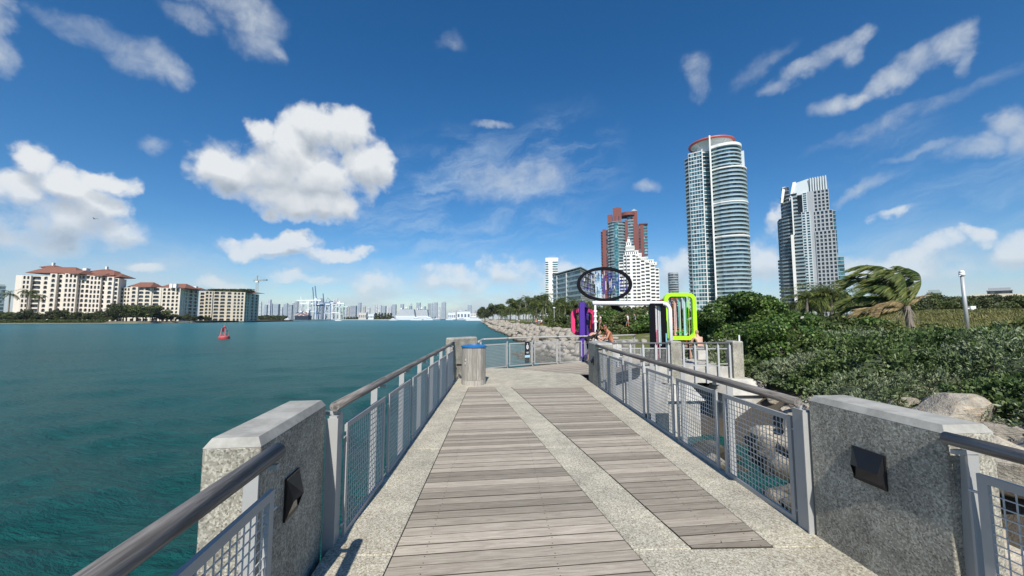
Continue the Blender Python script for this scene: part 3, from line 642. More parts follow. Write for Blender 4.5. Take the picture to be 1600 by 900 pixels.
def rock_mesh(seed, sub=3, flat=.7):
    import bmesh
    bm = bmesh.new(); bmesh.ops.create_icosphere(bm, subdivisions=sub, radius=1.0); r_ = np.random.default_rng(seed)
    pl = [(v / np.linalg.norm(v), r_.uniform(.45, .85)) for v in r_.normal(size=(15, 3))]
    off = Vector(r_.uniform(-50, 50, 3))
    for v in bm.verts:
        p = np.array(v.co); k = 1.0
        for n_, h in pl:
            dd = p @ n_
            if dd > h: p = p - n_ * (dd - h) * .985
        nz = mnoise.fractal(Vector(p) * 1.9 + off, 1.0, 2.0, 4) * .05 + mnoise.fractal(Vector(p) * 6 + off, 1.0, 2.0, 2) * .02
        v.co = Vector(p * (1 + nz)); v.co.z *= flat
    me = bpy.data.meshes.new('boulder'); bm.to_mesh(me); bm.free(); me.materials.append(rock_m); return me
ROCKS = [rock_mesh(k, 3 if k < 7 else 2, .62 + .04 * (k % 4)) for k in range(12)]
ROCK_G = 'limestone boulders piled along the shore'
rk = []
def put_rock(x, y, z, s, k=None): rk.append((x, y, z, s, k))
yy = -6.0
rr_ = np.random.default_rng(21)
for y0 in np.arange(-5, 46, .66):
    for s0 in (-3.0, -2.2, -1.5, -.8, 0, .6, 1.2, 1.8, 2.4, 3.0, 3.6, 4.2):
        if y0 > 10 and s0 > 2.3 and y0 < 30: continue
        y = y0 + rr_.normal() * .22; s = s0 + rr_.normal() * .2; x = shore(y) + s
        if rr_.random() < (.22 if s0 < 3 else .5): continue
        if y > 12.2 and y < 16.5 and x < 9.3: continue
        sz = rr_.uniform(.38, .72) * (1.0 if s0 < 3 else .8); put_rock(x, y, max(float(ground_z(x, y)), -2.45) + sz * .16, sz)
BIGR = [((1490, 645), .80, 7.6, 'pale grey boulder with a tan flank directly behind the nearest right pillar'), ((1552, 690), .62, 6.7, 'grey wedge boulder right of the tall pale boulder behind the pillar'),
        ((1590, 682), .55, 7.0, 'dark grey boulder at the right edge above the near handrail'), ((1560, 730), .85, 5.9, 'broad tan boulder under the near right handrail'), ((1410, 630), .35, 9.5, 'low tan boulder at the foot of the dune shrubs')]
rocks_done = []
for (px, py), s, Y_, lab in BIGR:
    p = at_y(px, py, Y_); o = link('boulder', ROCKS[hash(lab[:4]) % 1 + len(rocks_done)], None, tuple(p), (rr_.normal() * .2, rr_.normal() * .2, rr_.uniform(0, 6.3)), (s, s * .85, s * .85)); tag(o, lab, 'boulder', ROCK_G); rocks_done.append(p)
rk2 = [r for r in rk if min(np.linalg.norm(np.array(r[:2]) - q[:2]) for q in rocks_done) > .7]
for y0 in np.arange(46, 175, 1.5):
    for s0 in (-.4, .7, 1.8, 2.9, 3.9):
        y = y0 + rr_.normal() * .4; x = shore(y) + s0 + rr_.normal() * .3
        if rr_.random() < .12: continue
        sz = rr_.uniform(.6, 1.15); rk2.append((x, y, float(ground_z(x, y)) + sz * .2, sz, None))
rk2.sort(key=lambda r: -r[3] / math.hypot(r[0], r[1]))
def rock_label(r):
    x, y = r[0], r[1]; s = x - shore(y)
    if y < 9: return 'weathered boulder of the pile seen through and beside the right railing'
    if y < 20: return 'weathered boulder in the pile beside the lower wing of the pier head'
    return 'pale boulder of the long revetment beyond the far railing'
for r in rk2[:294]:
    o = link('boulder', ROCKS[int(rr_.integers(0, 7))], None, r[:3], (rr_.normal() * .25, rr_.normal() * .25, rr_.uniform(0, 6.3)), tuple(r[3] * rr_.uniform(.8, 1.15, 3))); tag(o, rock_label(r), 'boulder', ROCK_G)
# the rest of the revetment: too many to single out
Vs, Fs, off = [], [], 0
base = []
for me in ROCKS[7:]:
    co = np.empty(len(me.vertices) * 3, np.float32); me.vertices.foreach_get('co', co); lo = np.array([p.vertices[:] for p in me.polygons]); base.append((co.reshape(-1, 3), lo))
for y0 in np.arange(175, 520, 4.0):
    for s0 in (0, 2, 4, 6): rk2.append((shore(y0) + s0, y0 + rr_.normal(), float(ground_z(shore(y0) + s0, y0)) + .3, rr_.uniform(1, 2), None))
for r in rk2[294:]:
    co, lo = base[int(rr_.integers(0, 5))]; a = rr_.uniform(0, 6.3); ca, sa = math.cos(a), math.sin(a); c = co * (r[3] * rr_.uniform(.8, 1.15, 3))
    Vs.append(np.stack([c[:, 0] * ca - c[:, 1] * sa + r[0], c[:, 0] * sa + c[:, 1] * ca + r[1], c[:, 2] + r[2]], 1)); Fs.append(lo + off); off += len(co)
tag(npobj('boulders_far', np.concatenate(Vs), np.concatenate(Fs), rock_m), 'pale rocks of the distant revetment along the channel', 'rocks', None, 'stuff')

# ================================================================== VEGETATION
grey_leaf = leafmat('sea_lavender_leaf', (.10, .15, .05), (.215, .25, .145), (.30, .33, .21), .12, .6, .42)
green_leaf = leafmat('sea_grape_leaf', (.045, .09, .02), (.08, .15, .03), (.15, .21, .05), .2, .38, .5)
dark_leaf = leafmat('dark_tree_leaf', (.03, .048, .016), (.06, .08, .028), (.11, .115, .045), .15, .6, .25)
olive_leaf = leafmat('olive_leaf', (.05, .08, .022), (.10, .13, .035), (.17, .18, .06), .2, .6, .4)
palm_leaf = leafmat('palm_leaf', (.05, .085, .02), (.105, .14, .032), (.22, .215, .06), .25, .45, .9)
grass_leaf = leafmat('dune_grass', (.14, .16, .045), (.25, .235, .085), (.38, .33, .16), .2, .7, .12)
twig = plain('dark_twig_soil', (.035, .032, .022), .95); bark = plain('grey_bark', (.22, .19, .155), .9, 0, .35, 3)
bark_d = plain('brown_bark', (.11, .085, .06), .9, 0, .35, 3)

def shrub_mass():
    """overlapping low mounds of sea lavender and green shrub on the near dune"""
    r = np.random.default_rng(3); M = []
    tries = 0
    while len(M) < 620 and tries < 60000:
        tries += 1
        a = rad(r.uniform(-4, 66)); d = 5 + 50 * r.random() ** 1.35; x, y = d * math.sin(a), d * math.cos(a); s = x - shore(y)
        if s < (2.5 if y > 9.8 else 4.2) or y < 1.5: continue
        if (a > rad(43) and d > 24) or (a > rad(33) and d > 30): continue
        if y > 11.5 and x < 10.2 and y < 20: continue
        if math.hypot((x - 11.2) / 2.3, (y - 8.9) / 1.15) < 1: continue
        if math.hypot(x - 9.2, y - 7.6) < 1.5 or (x < 12.6 and y < 7.0 and r.random() < .7): continue
        if d > 30 and math.hypot((x - 64) / 26, (y - 48) / 18) < 1: continue
        if d > 26 and x < 18: continue
        hero = len(M) < 75 and tries < 9000
        R = (r.uniform(1.2, 2.1) if hero else r.uniform(.7, 1.2)) * (1 + d * .012)
        if hero and s < 3.6: continue
        if any((x - q[0]) ** 2 + (y - q[1]) ** 2 < ((1.35 if hero else .62) * R) ** 2 for q in M): continue
        h = R * (r.uniform(.62, .9) if hero else r.uniform(.45, .6)) * (.8 if s < 4.5 else 1.0) * (1 + .35 * min(1, max(0, (d - 9) / 8))); h = min(h, max(.3, (1.60 - .004 * d - float(ground_z(x, y))) / 1.28 * (r.uniform(.9, 1.15) if hero else r.uniform(.38, .66)))); M.append((x, y, float(ground_z(x, y)) - .08, R, h, d))
    out = {'grey': [], 'green': []}; sol = MB(); N_ = {'grey': [], 'green': []}; Z_ = {'grey': [], 'green': []}
    for x, y, z, R, h, d in M:
        kind = 'green' if (mnoise.noise(Vector((x * .45, y * .45, 3))) > .10) else 'grey'
        n = int(min(15000, 105000 * R * R / max(d, 7) ** 1.15))
        v = r.normal(size=(n, 3)); v[:, 2] = np.abs(v[:, 2]); v /= np.linalg.norm(v, axis=1)[:, None]
        lump = np.array([mnoise.noise(Vector((float(a_) * 2.6 * R + x * 3, float(b_) * 2.6 * R + y * 3, float(c_) * 2.6 * R))) for a_, b_, c_ in v[::1]]) 
        kp = lump > -.10 - .25 * r.random(n); v = v[kp]; lump = lump[kp]; n = len(v)
        rad_ = (1 + lump * .55) * r.uniform(.86, 1.03, n)
        P = np.stack([x + v[:, 0] * R * rad_, y + v[:, 1] * R * rad_, z + v[:, 2] * h * rad_], 1)
        out[kind].append(P); N_[kind].append(v); Z_[kind].append(np.full(n, .0215 * max(1.0, d / 9) ** .75) * r.uniform(.7, 1.3, n))
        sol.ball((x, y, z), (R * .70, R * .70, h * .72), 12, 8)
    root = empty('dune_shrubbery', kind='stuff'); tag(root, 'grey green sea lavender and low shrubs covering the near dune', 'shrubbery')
    o = sol.build('shade_core', plain('shaded_inner_foliage', (.045, .06, .03), .95, 0, .5, 8), root, smooth=True); o['kind'] = 'stuff'  # solid inner mounds, coloured dark to stand for shade between leaf clumps
    for k, mt, asp in (('grey', grey_leaf, .26), ('green', leafmat('dune_green_leaf', (.06, .11, .03), (.12, .175, .055), (.19, .235, .095), .18, .5, .5), .50)):
        C = np.concatenate(out[k]); Z = np.concatenate(Z_[k]); Nn = np.concatenate(N_[k]); nt = len(C) // 6; C, Z, Nn = C[:nt], Z[:nt], Nn[:nt]
        idx = r.permutation(len(np.concatenate(out[k])))[:nt]; C = np.concatenate(out[k])[idx]; Z = np.concatenate(Z_[k])[idx] * 1.75; Nn = np.concatenate(N_[k])[idx] + np.array([0, 0, .35])
        C6 = np.repeat(C, 6, 0); Z6 = np.repeat(Z, 6) * r.uniform(.7, 1.2, nt * 6); D = np.repeat(Nn, 6, 0) + r.normal(size=(nt * 6, 3)) * .75; D /= np.linalg.norm(D, axis=1)[:, None]
        S_ = np.cross(D, r.normal(size=D.shape)); S_ /= np.linalg.norm(S_, axis=1)[:, None]; W_ = S_ * (Z6 * asp)[:, None]; Ld = D * (Z6 * 2)[:, None]
        V = np.stack([C6, C6 + Ld * .55 + W_, C6 + Ld, C6 + Ld * .55 - W_], 1).reshape(-1, 3); npobj('foliage', V, np.arange(len(V)).reshape(-1, 4), mt, root)['kind'] = 'stuff'
    return M
mounds = shrub_mass()

def clump_crown(r, centers, n, size, asp=.6):
    """centers: list of (x,y,z,rx,ry,rz); leaves on the shells of many lumps"""
    P, N = [], []
    tot = sum(c[3] * c[4] for c in centers)
    for c in centers:
        k = max(6, int(n * c[3] * c[4] / tot)); v = r.normal(size=(k, 3)); v /= np.linalg.norm(v, axis=1)[:, None]
        q = r.uniform(.62, 1.06, k)[:, None]; P.append(np.array(c[:3]) + v * q * np.array(c[3:6])); N.append(v)
    return leaves(np.concatenate(P), r.uniform(.7, 1.3, sum(map(len, P))) * size, np.concatenate(N), asp, 1.0)
def lumps(r, W, H, D, n, lump=.34, z0=0.0, shape='dome'):
    c = []
    for _ in range(n):
        a = r.uniform(0, 2 * PI); q = math.sqrt(r.random()); t = r.random()
        wid = math.sqrt(max(.05, 1 - (t * .92) ** 2)) if shape == 'dome' else (1 - abs(t - .45) * 1.1)
        x, y, z = W * q * wid * math.cos(a), D * q * wid * math.sin(a), z0 + H * t; s = lump * r.uniform(.6, 1.25)
        c.append((x, y, z, s, s, s * .72))
    return c
def tree_mesh_pair(seed, W, H, z0, n, size, leaf, brk, nl=26, lump=.34, tr=.12, asp=.6, lean=0.0):
    r = np.random.default_rng(seed); L = lumps(r, W, H, W, nl, lump, z0)
    if lean: L = [(c[0] - lean * (c[2] - z0), *c[1:]) for c in L]
    V, Fq = clump_crown(r, L, n, size, asp); crown = npmesh('crown', V, Fq, leaf)
    mb = MB(); mb.tube([(0, 0, -.3), (.05, 0, z0 * .5), (-.05, .03, z0), (0, 0, z0 + H * .45)], [tr * 1.3, tr, tr * .8, tr * .35], 8)
    for c in L[:10]:
        zb = z0 * r.uniform(.45, .95) if z0 > .3 else z0; mb.tube([(0, 0, zb), (c[0] * .5, c[1] * .5, (zb + c[2]) * .5 + .1), c[:3]], [tr * .5, tr * .3, tr * .1], 5)
    return crown, mb.mesh('trunk', brk)
def put_tree(name, pair, x, y, z, sc, label, cat='tree', group=None, rz=None):
    o = empty(name, label, cat, group, (x, y, z), random.uniform(0, 6.28) if rz is None else rz)
    s = sc if hasattr(sc, '__len__') else (sc, sc, sc); link('crown', pair[0], o, sc=s); link('trunk', pair[1], o, sc=s); return o

# big sea grape trees right of the sculpture
def sea_grape(label, pxs, d, n, size, seed):
    r = np.random.default_rng(seed); C = []
    for px, pt, pb in pxs:                       # columns of the crown: top and bottom rows
        x = ux(px, d); z1, z0 = uz(px, pt, d), uz(px, pb, d); k = max(2, int((z1 - z0) / .42))
        for j in range(k):
            t = (j + .5) / k
            for _ in range(2): s = r.uniform(.34, .58); C.append((x + r.normal() * .25, d + r.normal() * .7, z0 + (z1 - z0) * t - (.28 if j == k - 1 else 0), s, s * 1.1, s * .8))
    x0 = ux(pxs[len(pxs) // 2][0], d); g = float(ground_z(x0, d)); o = empty('sea_grape_tree', label, 'tree', 'broad sea grape trees behind the pier head', (x0, d, g))
    V, Fq = clump_crown(r, [(c[0] - x0, c[1] - d, c[2] - g, *c[3:]) for c in C], n, size, .85); npobj('crown', V, Fq, green_leaf, o)
    mb = MB()
    for k in range(7):
        c = C[int(r.integers(0, len(C)))]; mb.tube([(r.normal() * .3, r.normal() * .2, -.2), ((c[0] - x0) * .5 + r.normal() * .2, 0, (c[2] - g) * .5), (c[0] - x0, c[1] - d, c[2] - g)], [.09, .06, .02], 6)
    mb.build('trunk', bark_d, o)
    sol = MB()
    for c in C[::2]: sol.ball((c[0] - x0, c[1] - d + .1, c[2] - g - .05), (c[3] * .6, c[4] * .6, c[5] * .6), 6, 5)
    sol.build('branches', twig, o)['kind'] = 'stuff'
sea_grape('tall dark green sea grape tree beside the lime green frame', [(1100, 480, 535), (1118, 466, 535), (1140, 455, 532), (1165, 455, 530), (1190, 460, 525), (1215, 472, 522), (1238, 482, 520)], 21, 34000, .062, 31)
sea_grape('lower sea grape shrub with round leaves right of the end pillar', [(1172, 500, 575), (1192, 498, 585), (1214, 500, 560), (1236, 502, 540), (1255, 508, 535)], 16.5, 16000, .05, 32)
# bright shrubs behind the head of the pier and along the promenade
bush_pair = [tree_mesh_pair(50 + k, 1.0, .75, .15, 3400, .060, [olive_leaf, green_leaf][k % 2], bark_d, 22, .36, .04) for k in range(3)]
for i, (px, py, Y_, s) in enumerate([(905, 528, 60, 2.2), (935, 520, 46, 2.6), (965, 516, 44, 2.4), (990, 518, 42, 2.6), (1018, 518, 40, 2.3), (1075, 524, 30, 1.7), (885, 520, 70, 2.8), (950, 508, 60, 3.0), (1000, 508, 58, 3.2), (1045, 510, 45, 2.6), (1100, 520, 26, 1.4), (870, 512, 95, 3.0)]):
    x = ux(px, Y_); put_tree('green_shrub', bush_pair[i % 3], x, Y_, float(ground_z(x, Y_)), (s, s, s * .8), 'bright green shrub behind the coloured frames, ' + ordinal(i) + ' of its hedge', 'shrub', 'green shrubs behind the pier head')

for i, (px, pt, Y_, s, k) in enumerate([(1218, 500, 19, 1.5, 1), (1268, 497, 22, 1.6, 0), (1305, 500, 23, 1.4, 2), (1352, 503, 22, 1.3, 1), (1388, 508, 20, 1.1, 0), (1462, 512, 19, 1.0, 2), (1545, 517, 17, 1.0, 1), (1592, 506, 17, 1.3, 0), (1240, 520, 16, 1.2, 2), (1330, 530, 16, 1.0, 1), (1500, 548, 13, .9, 0), (1590, 540, 13, 1.1, 2)]):
    x = ux(px, Y_); z_ = uz(px, pt, Y_) - .88 * s; put_tree('dune_bush', bush_pair[k], x, Y_, z_, (s * 1.25, s * 1.1, s), ordinal(i) + ' rounded green bush standing out of the sea lavender on the dune', 'shrub', 'rounded bushes on the dune')
# trees: dark backdrop wood and promenade trees
dk = [tree_mesh_pair(70 + k, 1.0, 1.0, .75, 4200, .058, dark_leaf if k < 3 else olive_leaf, bark_d, 34, .30, .05) for k in range(5)]
spec = [(752, 478, 330), (764, 474, 300), (776, 474, 270), (790, 466, 240), (803, 470, 210), (815, 463, 190), (826, 468, 175), (838, 459, 160), (850, 470, 150), (862, 474, 140), (874, 470, 130), (888, 468, 125), (902, 472, 118), (917, 470, 112), (932, 478, 105), (948, 480, 100), (965, 478, 98), (982, 480, 96), (1000, 478, 92), (1018, 476, 90), (1036, 474, 86), (1054, 480, 84), (1072, 484, 80), (1090, 480, 74)]
for i, (px, pt, Y_) in enumerate(spec):
    Y_ *= 1.0 if i < 4 else 1.28
    x = ux(px, Y_) + 3; g = float(ground_z(x, Y_)); H = uz(px, pt, Y_) - g
    put_tree('shore_tree', dk[i % 5], x, Y_, g, (H * .42, H * .42, H / 1.95), ordinal(i) + ' dark tree from the left in the wood along the shore promenade', 'tree', 'trees of the promenade wood')
spec = [(1262, 462, 46), (1280, 450, 48), (1300, 449, 47), (1318, 455, 50), (1336, 462, 60), (1352, 466, 62), (1368, 468, 60), (1386, 470, 62), (1440, 462, 85), (1462, 458, 88), (1480, 461, 90), (1500, 463, 92), (1520, 460, 90), (1538, 459, 92), (1556, 461, 94), (1574, 462, 96), (1592, 460, 95), (1606, 461, 95), (1240, 470, 44), (1400, 466, 75), (1420, 464, 80)]
for i, (px, pt, Y_) in enumerate(spec):
    x = ux(px, Y_); g = float(ground_z(x, Y_)); H = uz(px, pt, Y_) - g
    put_tree('windblown_tree', dk[(i * 2 + 1) % 5 if i > 4 else 3 - i % 3], x, Y_, g, (H * .55, H * .45, H / 1.95), ordinal(i) + ' windblown tree of the dark belt between dune and skyline', 'tree', 'windblown trees behind the dune')

# ------------------------------------------------------------------ palms
def frond_mesh(name, L, droop, side=0.0, n=46, wl=.42, mat=None, lift=.5, rib=.02, wind=(0, 0, 0), ragged=.2, seed=0, seg=12):
    """a feather frond: arching midrib with leaflets; base at origin growing to +X"""
    r = np.random.default_rng(seed); pts = []
    p = np.array([0, 0, 0.0]); a = lift
    for k in range(seg + 1):
        pts.append(p.copy()); t = k / seg; a_ = a - droop * t ** 1.3; step = L / seg
        d = np.array([math.cos(a_), side * t, math.sin(a_)]) + np.array(wind) * t * 1.0; d /= np.linalg.norm(d); p = p + d * step
    mb = MB(); mb.tube(pts, [rib * (1 - .85 * k / seg) for k in range(seg + 1)], 4, 0)
    pts = np.array(pts); wv_ = np.array(wind)
    for k in range(n):
        t = .12 + .88 * (k + .5) / n; f = t * seg; i = min(int(f), seg - 1); q = pts[i] + (pts[i + 1] - pts[i]) * (f - i); T = pts[i + 1] - pts[i]; T /= np.linalg.norm(T)
        up = np.array([0, 0, 1.0]); sd_ = np.cross(T, up); sd_ /= np.linalg.norm(sd_) + 1e-9; ln = wl * L * (math.sin(PI * (.12 + .8 * t)) ** .7) * r.uniform(1 - ragged, 1 + ragged)
        for s in (1, -1):
            d = sd_ * s * .8 + T * .65 + np.array([0, 0, -.45]) + wv_ * 1.6 + r.normal(size=3) * .08; d /= np.linalg.norm(d); d2 = d + np.array([0, 0, -.35]) + wv_ * .8; d2 /= np.linalg.norm(d2)
            w_ = np.cross(d, up); w_ /= np.linalg.norm(w_) + 1e-9; hw = .011 * L * (1.3 - t * .5)
            m1 = q + d * ln * .5; m2 = m1 + d2 * ln * .5
            mb.add([q - w_ * hw * .5, q + w_ * hw * .5, m1 + w_ * hw, m1 - w_ * hw, m2], [(0, 1, 2, 3), (3, 2, 4)])
    return mb.mesh(name, mat or palm_leaf)
def palm_pair(seed, nf=22, L=1.9, trunk_h=6.0, droop=1.9, tr=.16, wind=(0, 0, 0)):
    r = np.random.default_rng(seed); V, Fc = [], []; mb = MB()
    for k in range(nf):
        a = 2 * PI * k / nf * 1.0 + r.normal() * .15; lift = r.uniform(-.5, 1.25); c, s = math.cos(-a), math.sin(-a)
        wl = (wind[0] * c - wind[1] * s, wind[0] * s + wind[1] * c, 0)
        me = frond_mesh('tmp', L * r.uniform(.85, 1.1), droop * r.uniform(.8, 1.2), 0, 16, .34, palm_leaf, lift, .03, wl, .2, int(r.integers(1e6)), 7)
        c, s = math.cos(a), math.sin(a)
        vs = [(v.co.x * c - v.co.y * s, v.co.x * s + v.co.y * c, v.co.z) for v in me.vertices]; mb.add(vs, [tuple(p.vertices) for p in me.polygons]); bpy.data.meshes.remove(me)
    crown = mb.mesh('crown', palm_leaf); t = MB(); n = 8
    t.tube([(math.sin(k / n * 1.2) * .0, 0, -.3 + (trunk_h + .3) * k / n) for k in range(n + 1)], [tr * (1.25 - .45 * k / n) for k in range(n + 1)], 8)
    return crown, t.mesh('trunk', bark), trunk_h
PALMS = [palm_pair(90, 24, 1.9, 1.0, 2.0), palm_pair(91, 20, 2.1, 1.0, 1.6, wind=(-.25, 0, 0)), palm_pair(92, 22, 1.8, 1.0, 2.3)]
def put_palm(px, pc, Y_, L, label, k, group, name='palm_tree', lean=0.0):
    x = ux(px, Y_); g = float(ground_z(x, Y_)); zc = uz(px, pc, Y_) - g; o = empty(name, label, 'palm tree', group, (x, Y_, g), 0)
    cr, tk, _ = PALMS[k % 3]; link('crown', cr, o, (lean, 0, zc), (0, 0, random.uniform(-.4, .4)), (L / 2, L / 2, L / 2))
    th = .16 * (1 if zc < 7 else 1.2)
    mb = MB().tube([(0, 0, -.3), (lean * .25, 0, zc * .4), (lean * .6, 0, zc * .75), (lean, 0, zc)], [th * 1.3, th, th * .9, th * .8], 8); mb.build('trunk', bark, o, smooth=True)
row = [(796, 482, 205, 3.2), (806, 486, 165, 3.0), (779, 486, 190, 2.8), (818, 483, 150, 3.2), (826, 486, 140, 2.9), (833, 489, 128, 2.8), (839, 472, 120, 3.2), (848, 478, 112, 3.0), (822, 466, 170, 3.4), (812, 468, 185, 3.0), (856, 496, 108, 2.6), (852, 463, 130, 3.2), (872, 468, 96, 3.2), (884, 480, 92, 3.0), (903, 474, 92, 3.0), (962, 478, 84, 2.9), (978, 484, 76, 2.6), (1008, 478, 74, 2.8), (790, 492, 160, 2.6), (843, 494, 108, 2.4)]
for i, (px, pc, Y_, L) in enumerate(row): put_palm(px, pc, Y_, L, ordinal(i) + ' slender palm of the promenade group between water and towers', i, 'palms along the promenade', lean=random.uniform(-.5, .5) * (2.5 if i > 11 else 1))
for i, (px, pc, Y_, L) in enumerate([(1262, 466, 38, 2.4), (1284, 462, 40, 2.8), (1300, 462, 39, 2.9), (1318, 468, 42, 2.4)]): put_palm(px, pc, Y_, L, ordinal(i) + ' windswept palm standing before the grey stepped tower', 1, 'windswept palms behind the dune shrubs')
for i, (px, pc, Y_, L) in enumerate([(40, 470, 352, 9), (12, 474, 350, 7.5), (58, 478, 354, 7.5)]):
    x = ux(px, Y_); o = empty('palm_tree', ['tall dark palm before the white island block', 'smaller palm at the left edge of the island shore', 'pale trunked palm right of the tall island palm'][i], 'palm tree', 'palms on the island shore', (x, Y_, -1)); zc = uz(px, pc - 14, Y_) + 1
    link('crown', PALMS[i][0], o, (0, 0, zc), sc=(L / 2.2,) * 3); MB().tube([(0, 0, 0), (0, 0, zc)], .5, 6).build('trunk', bark, o)

# the big coconut palm bent by the wind
def wind_palm():
    Y_ = 27.0; cx, cz = ux(1418, Y_), uz(1418, 478, Y_); g = float(ground_z(cx, Y_)); K = Y_ / FPX
    o = empty('coconut_palm', 'large coconut palm with fronds blown hard to the left above the shrubs', 'palm tree', None, (cx, Y_, g)); h = cz - g
    # fronds drawn as midrib curves (pixels relative to the crown at 1418,478), depth offset
    FR = [([(0, 0), (-8, -32), (-24, -56), (-52, -66), (-84, -52)], -.5, 44, 'g'), ([(0, 0), (-12, -26), (-34, -44), (-62, -44), (-92, -26)], .6, 44, 'g'), ([(0, 0), (-4, -38), (-14, -60), (-36, -70), (-62, -60)], 1.2, 40, 'g'),
          ([(0, 0), (-16, -18), (-42, -32), (-70, -30), (-98, -14)], -1.2, 44, 'g'), ([(0, 0), (-22, -12), (-50, -18), (-80, -12), (-104, 4)], .4, 42, 'g'), ([(0, 0), (-20, 2), (-50, 4), (-86, 4), (-112, 24)], -1.0, 40, 'b'),
          ([(0, 0), (10, -22), (20, -40), (20, -58), (2, -66)], .3, 30, 'g'), ([(0, 0), (14, -16), (22, -34), (18, -52), (-4, -60)], -.5, 28, 'g'), ([(0, 0), (-10, -20), (-26, -36), (-48, -50), (-74, -44)], 1.5, 44, 'g'),
          ([(0, 0), (14, -8), (28, -14), (36, -16), (46, -18)], .0, 14, 'b'), ([(0, 0), (-12, 6), (-34, 8), (-58, 14), (-70, 26)], 1.4, 30, 'y'), ([(0, 0), (-18, -6), (-44, -8), (-66, 2), (-84, 18)], -1.6, 38, 'b'),
          ([(0, 0), (-6, -28), (-18, -48), (-44, -58), (-78, -40)], -1.5, 44, 'g'), ([(0, 0), (-10, -30), (-30, -50), (-56, -56), (-80, -34)], 1.0, 44, 'g'),
          ([(0, 0), (-4, -20), (-16, -38), (-40, -48), (-66, -30)], .2, 44, 'g'), ([(0, 0), (-20, -4), (-48, -4), (-76, 6), (-98, 18)], 1.0, 40, 'g')]
    brown = leafmat('dry_palm_leaf', (.16, .11, .05), (.26, .19, .08), (.34, .27, .14), .2, .7, 2); yel = leafmat('yellow_palm_leaf', (.16, .17, .03), (.26, .24, .04), (.36, .31, .06), .25, .5, 2)
    r = np.random.default_rng(8)
    for cur, dy, n, kd in FR:
        cp = np.array(cur, float); m = 16; tt = np.linspace(0, len(cp) - 1, m + 1)
        X = np.interp(tt, range(len(cp)), cp[:, 0]); Z = np.interp(tt, range(len(cp)), cp[:, 1])
        for _ in range(2): X[1:-1] = (X[:-2] + 2 * X[1:-1] + X[2:]) / 4; Z[1:-1] = (Z[:-2] + 2 * Z[1:-1] + Z[2:]) / 4
        pts = np.stack([X * K, np.linspace(0, dy, m + 1), -Z * K], 1); mb = MB(); mb.tube(pts, [.035 * (1 - .85 * k / m) for k in range(m + 1)], 5)
        L = np.sum(np.linalg.norm(np.diff(pts, axis=0), axis=1)); n2 = int(n * 3.2)
        for k in range(n2):
            t = .10 + .9 * (k + .5) / n2; f = t * m; i = min(int(f), m - 1); q = pts[i] + (pts[i + 1] - pts[i]) * (f - i); ln = (1.0 if kd != 'b' else .7) * (.35 + math.sin(PI * (.1 + .75 * t))) * .95 * r.uniform(.75, 1.15)
            for s in (1, -1):
                d = np.array([-1.0, s * .22, -.42 + (.35 if t > .6 else 0)]) + r.normal(size=3) * .07; d /= np.linalg.norm(d); d2 = d + np.array([-.1, 0, -.30]); d2 /= np.linalg.norm(d2)
                w_ = np.array([d[2], 0, -d[0]]) * .8 + np.array([0, .6, 0]); w_ /= np.linalg.norm(w_); hw = .030; m1 = q + d * ln * .5; m2 = m1 + d2 * ln * .5
                mb.add([q - w_ * hw * .5, q + w_ * hw * .5, m1 + w_ * hw, m1 - w_ * hw, m2], [(0, 1, 2, 3), (3, 2, 4)])
        f = mb.build('frond', {'g': palm_leaf, 'y': yel, 'b': brown}[kd], o, loc=(0, 0, h))
        if kd == 'b': f['label'] = 'dry brown frond'
        if kd == 'y': f['label'] = 'yellowing frond'
    tb = MB().tube([(.25, 0, -.3), (.1, 0, h * .5), (0, 0, h)], [.26, .2, .2], 12)
    for k in range(14): a = r.uniform(0, 6.28); tb.tube([(0, 0, h - .05), (math.cos(a) * .25, math.sin(a) * .25, h - .3), (math.cos(a) * r.uniform(.5, 1.3), math.sin(a) * .6, h - r.uniform(.7, 1.5))], [.03, .022, .01], 5)
    tb.build('trunk', bark, o)
wind_palm()

# spiky agave-like plants among the shrubs
def spiky(seed):
    r = np.random.default_rng(seed); mb = MB()
    for k in range(26):
        a = r.uniform(0, 6.28); e = r.uniform(.35, 1.3); L = r.uniform(.45, .75); d = np.array([math.cos(a) * math.cos(e), math.sin(a) * math.cos(e), math.sin(e)]); w_ = np.array([-math.sin(a), math.cos(a), 0]) * .022
        mb.add([-w_, w_, d * L * .5 + w_ * 1.1, d * L * .5 - w_ * 1.1, d * L], [(0, 1, 2, 3), (3, 2, 4)])
    return mb.mesh('leaf_rosette', leafmat('spiky_leaf', (.16, .18, .11), (.24, .25, .16), (.32, .31, .2), .1, .5, 2) if 'spiky_leaf_done' not in MATS else MATS['spiky_leaf_done'])
sp_me = spiky(4)
for i, (px, py, Y_) in enumerate([(1436, 530, 17), (1450, 526, 18), (1462, 540, 16), (1478, 528, 17.5), (1500, 530, 17), (1516, 538, 16.5), (1445, 545, 15.5), (1332, 522, 20), (1310, 520, 21), (1350, 524, 19), (1490, 542, 16), (1528, 528, 18), (1376, 528, 18.5)]):
    p = at_y(px, py, Y_); o = link('spiky_plant', sp_me, None, (p[0], p[1], p[2] - .25), (0, 0, random.uniform(0, 6)), (1.15,) * 3); tag(o, ordinal(i) + ' pale spiky leaved plant among the dune shrubs, counted from the palm side', 'plant', 'spiky plants among the dune shrubs')
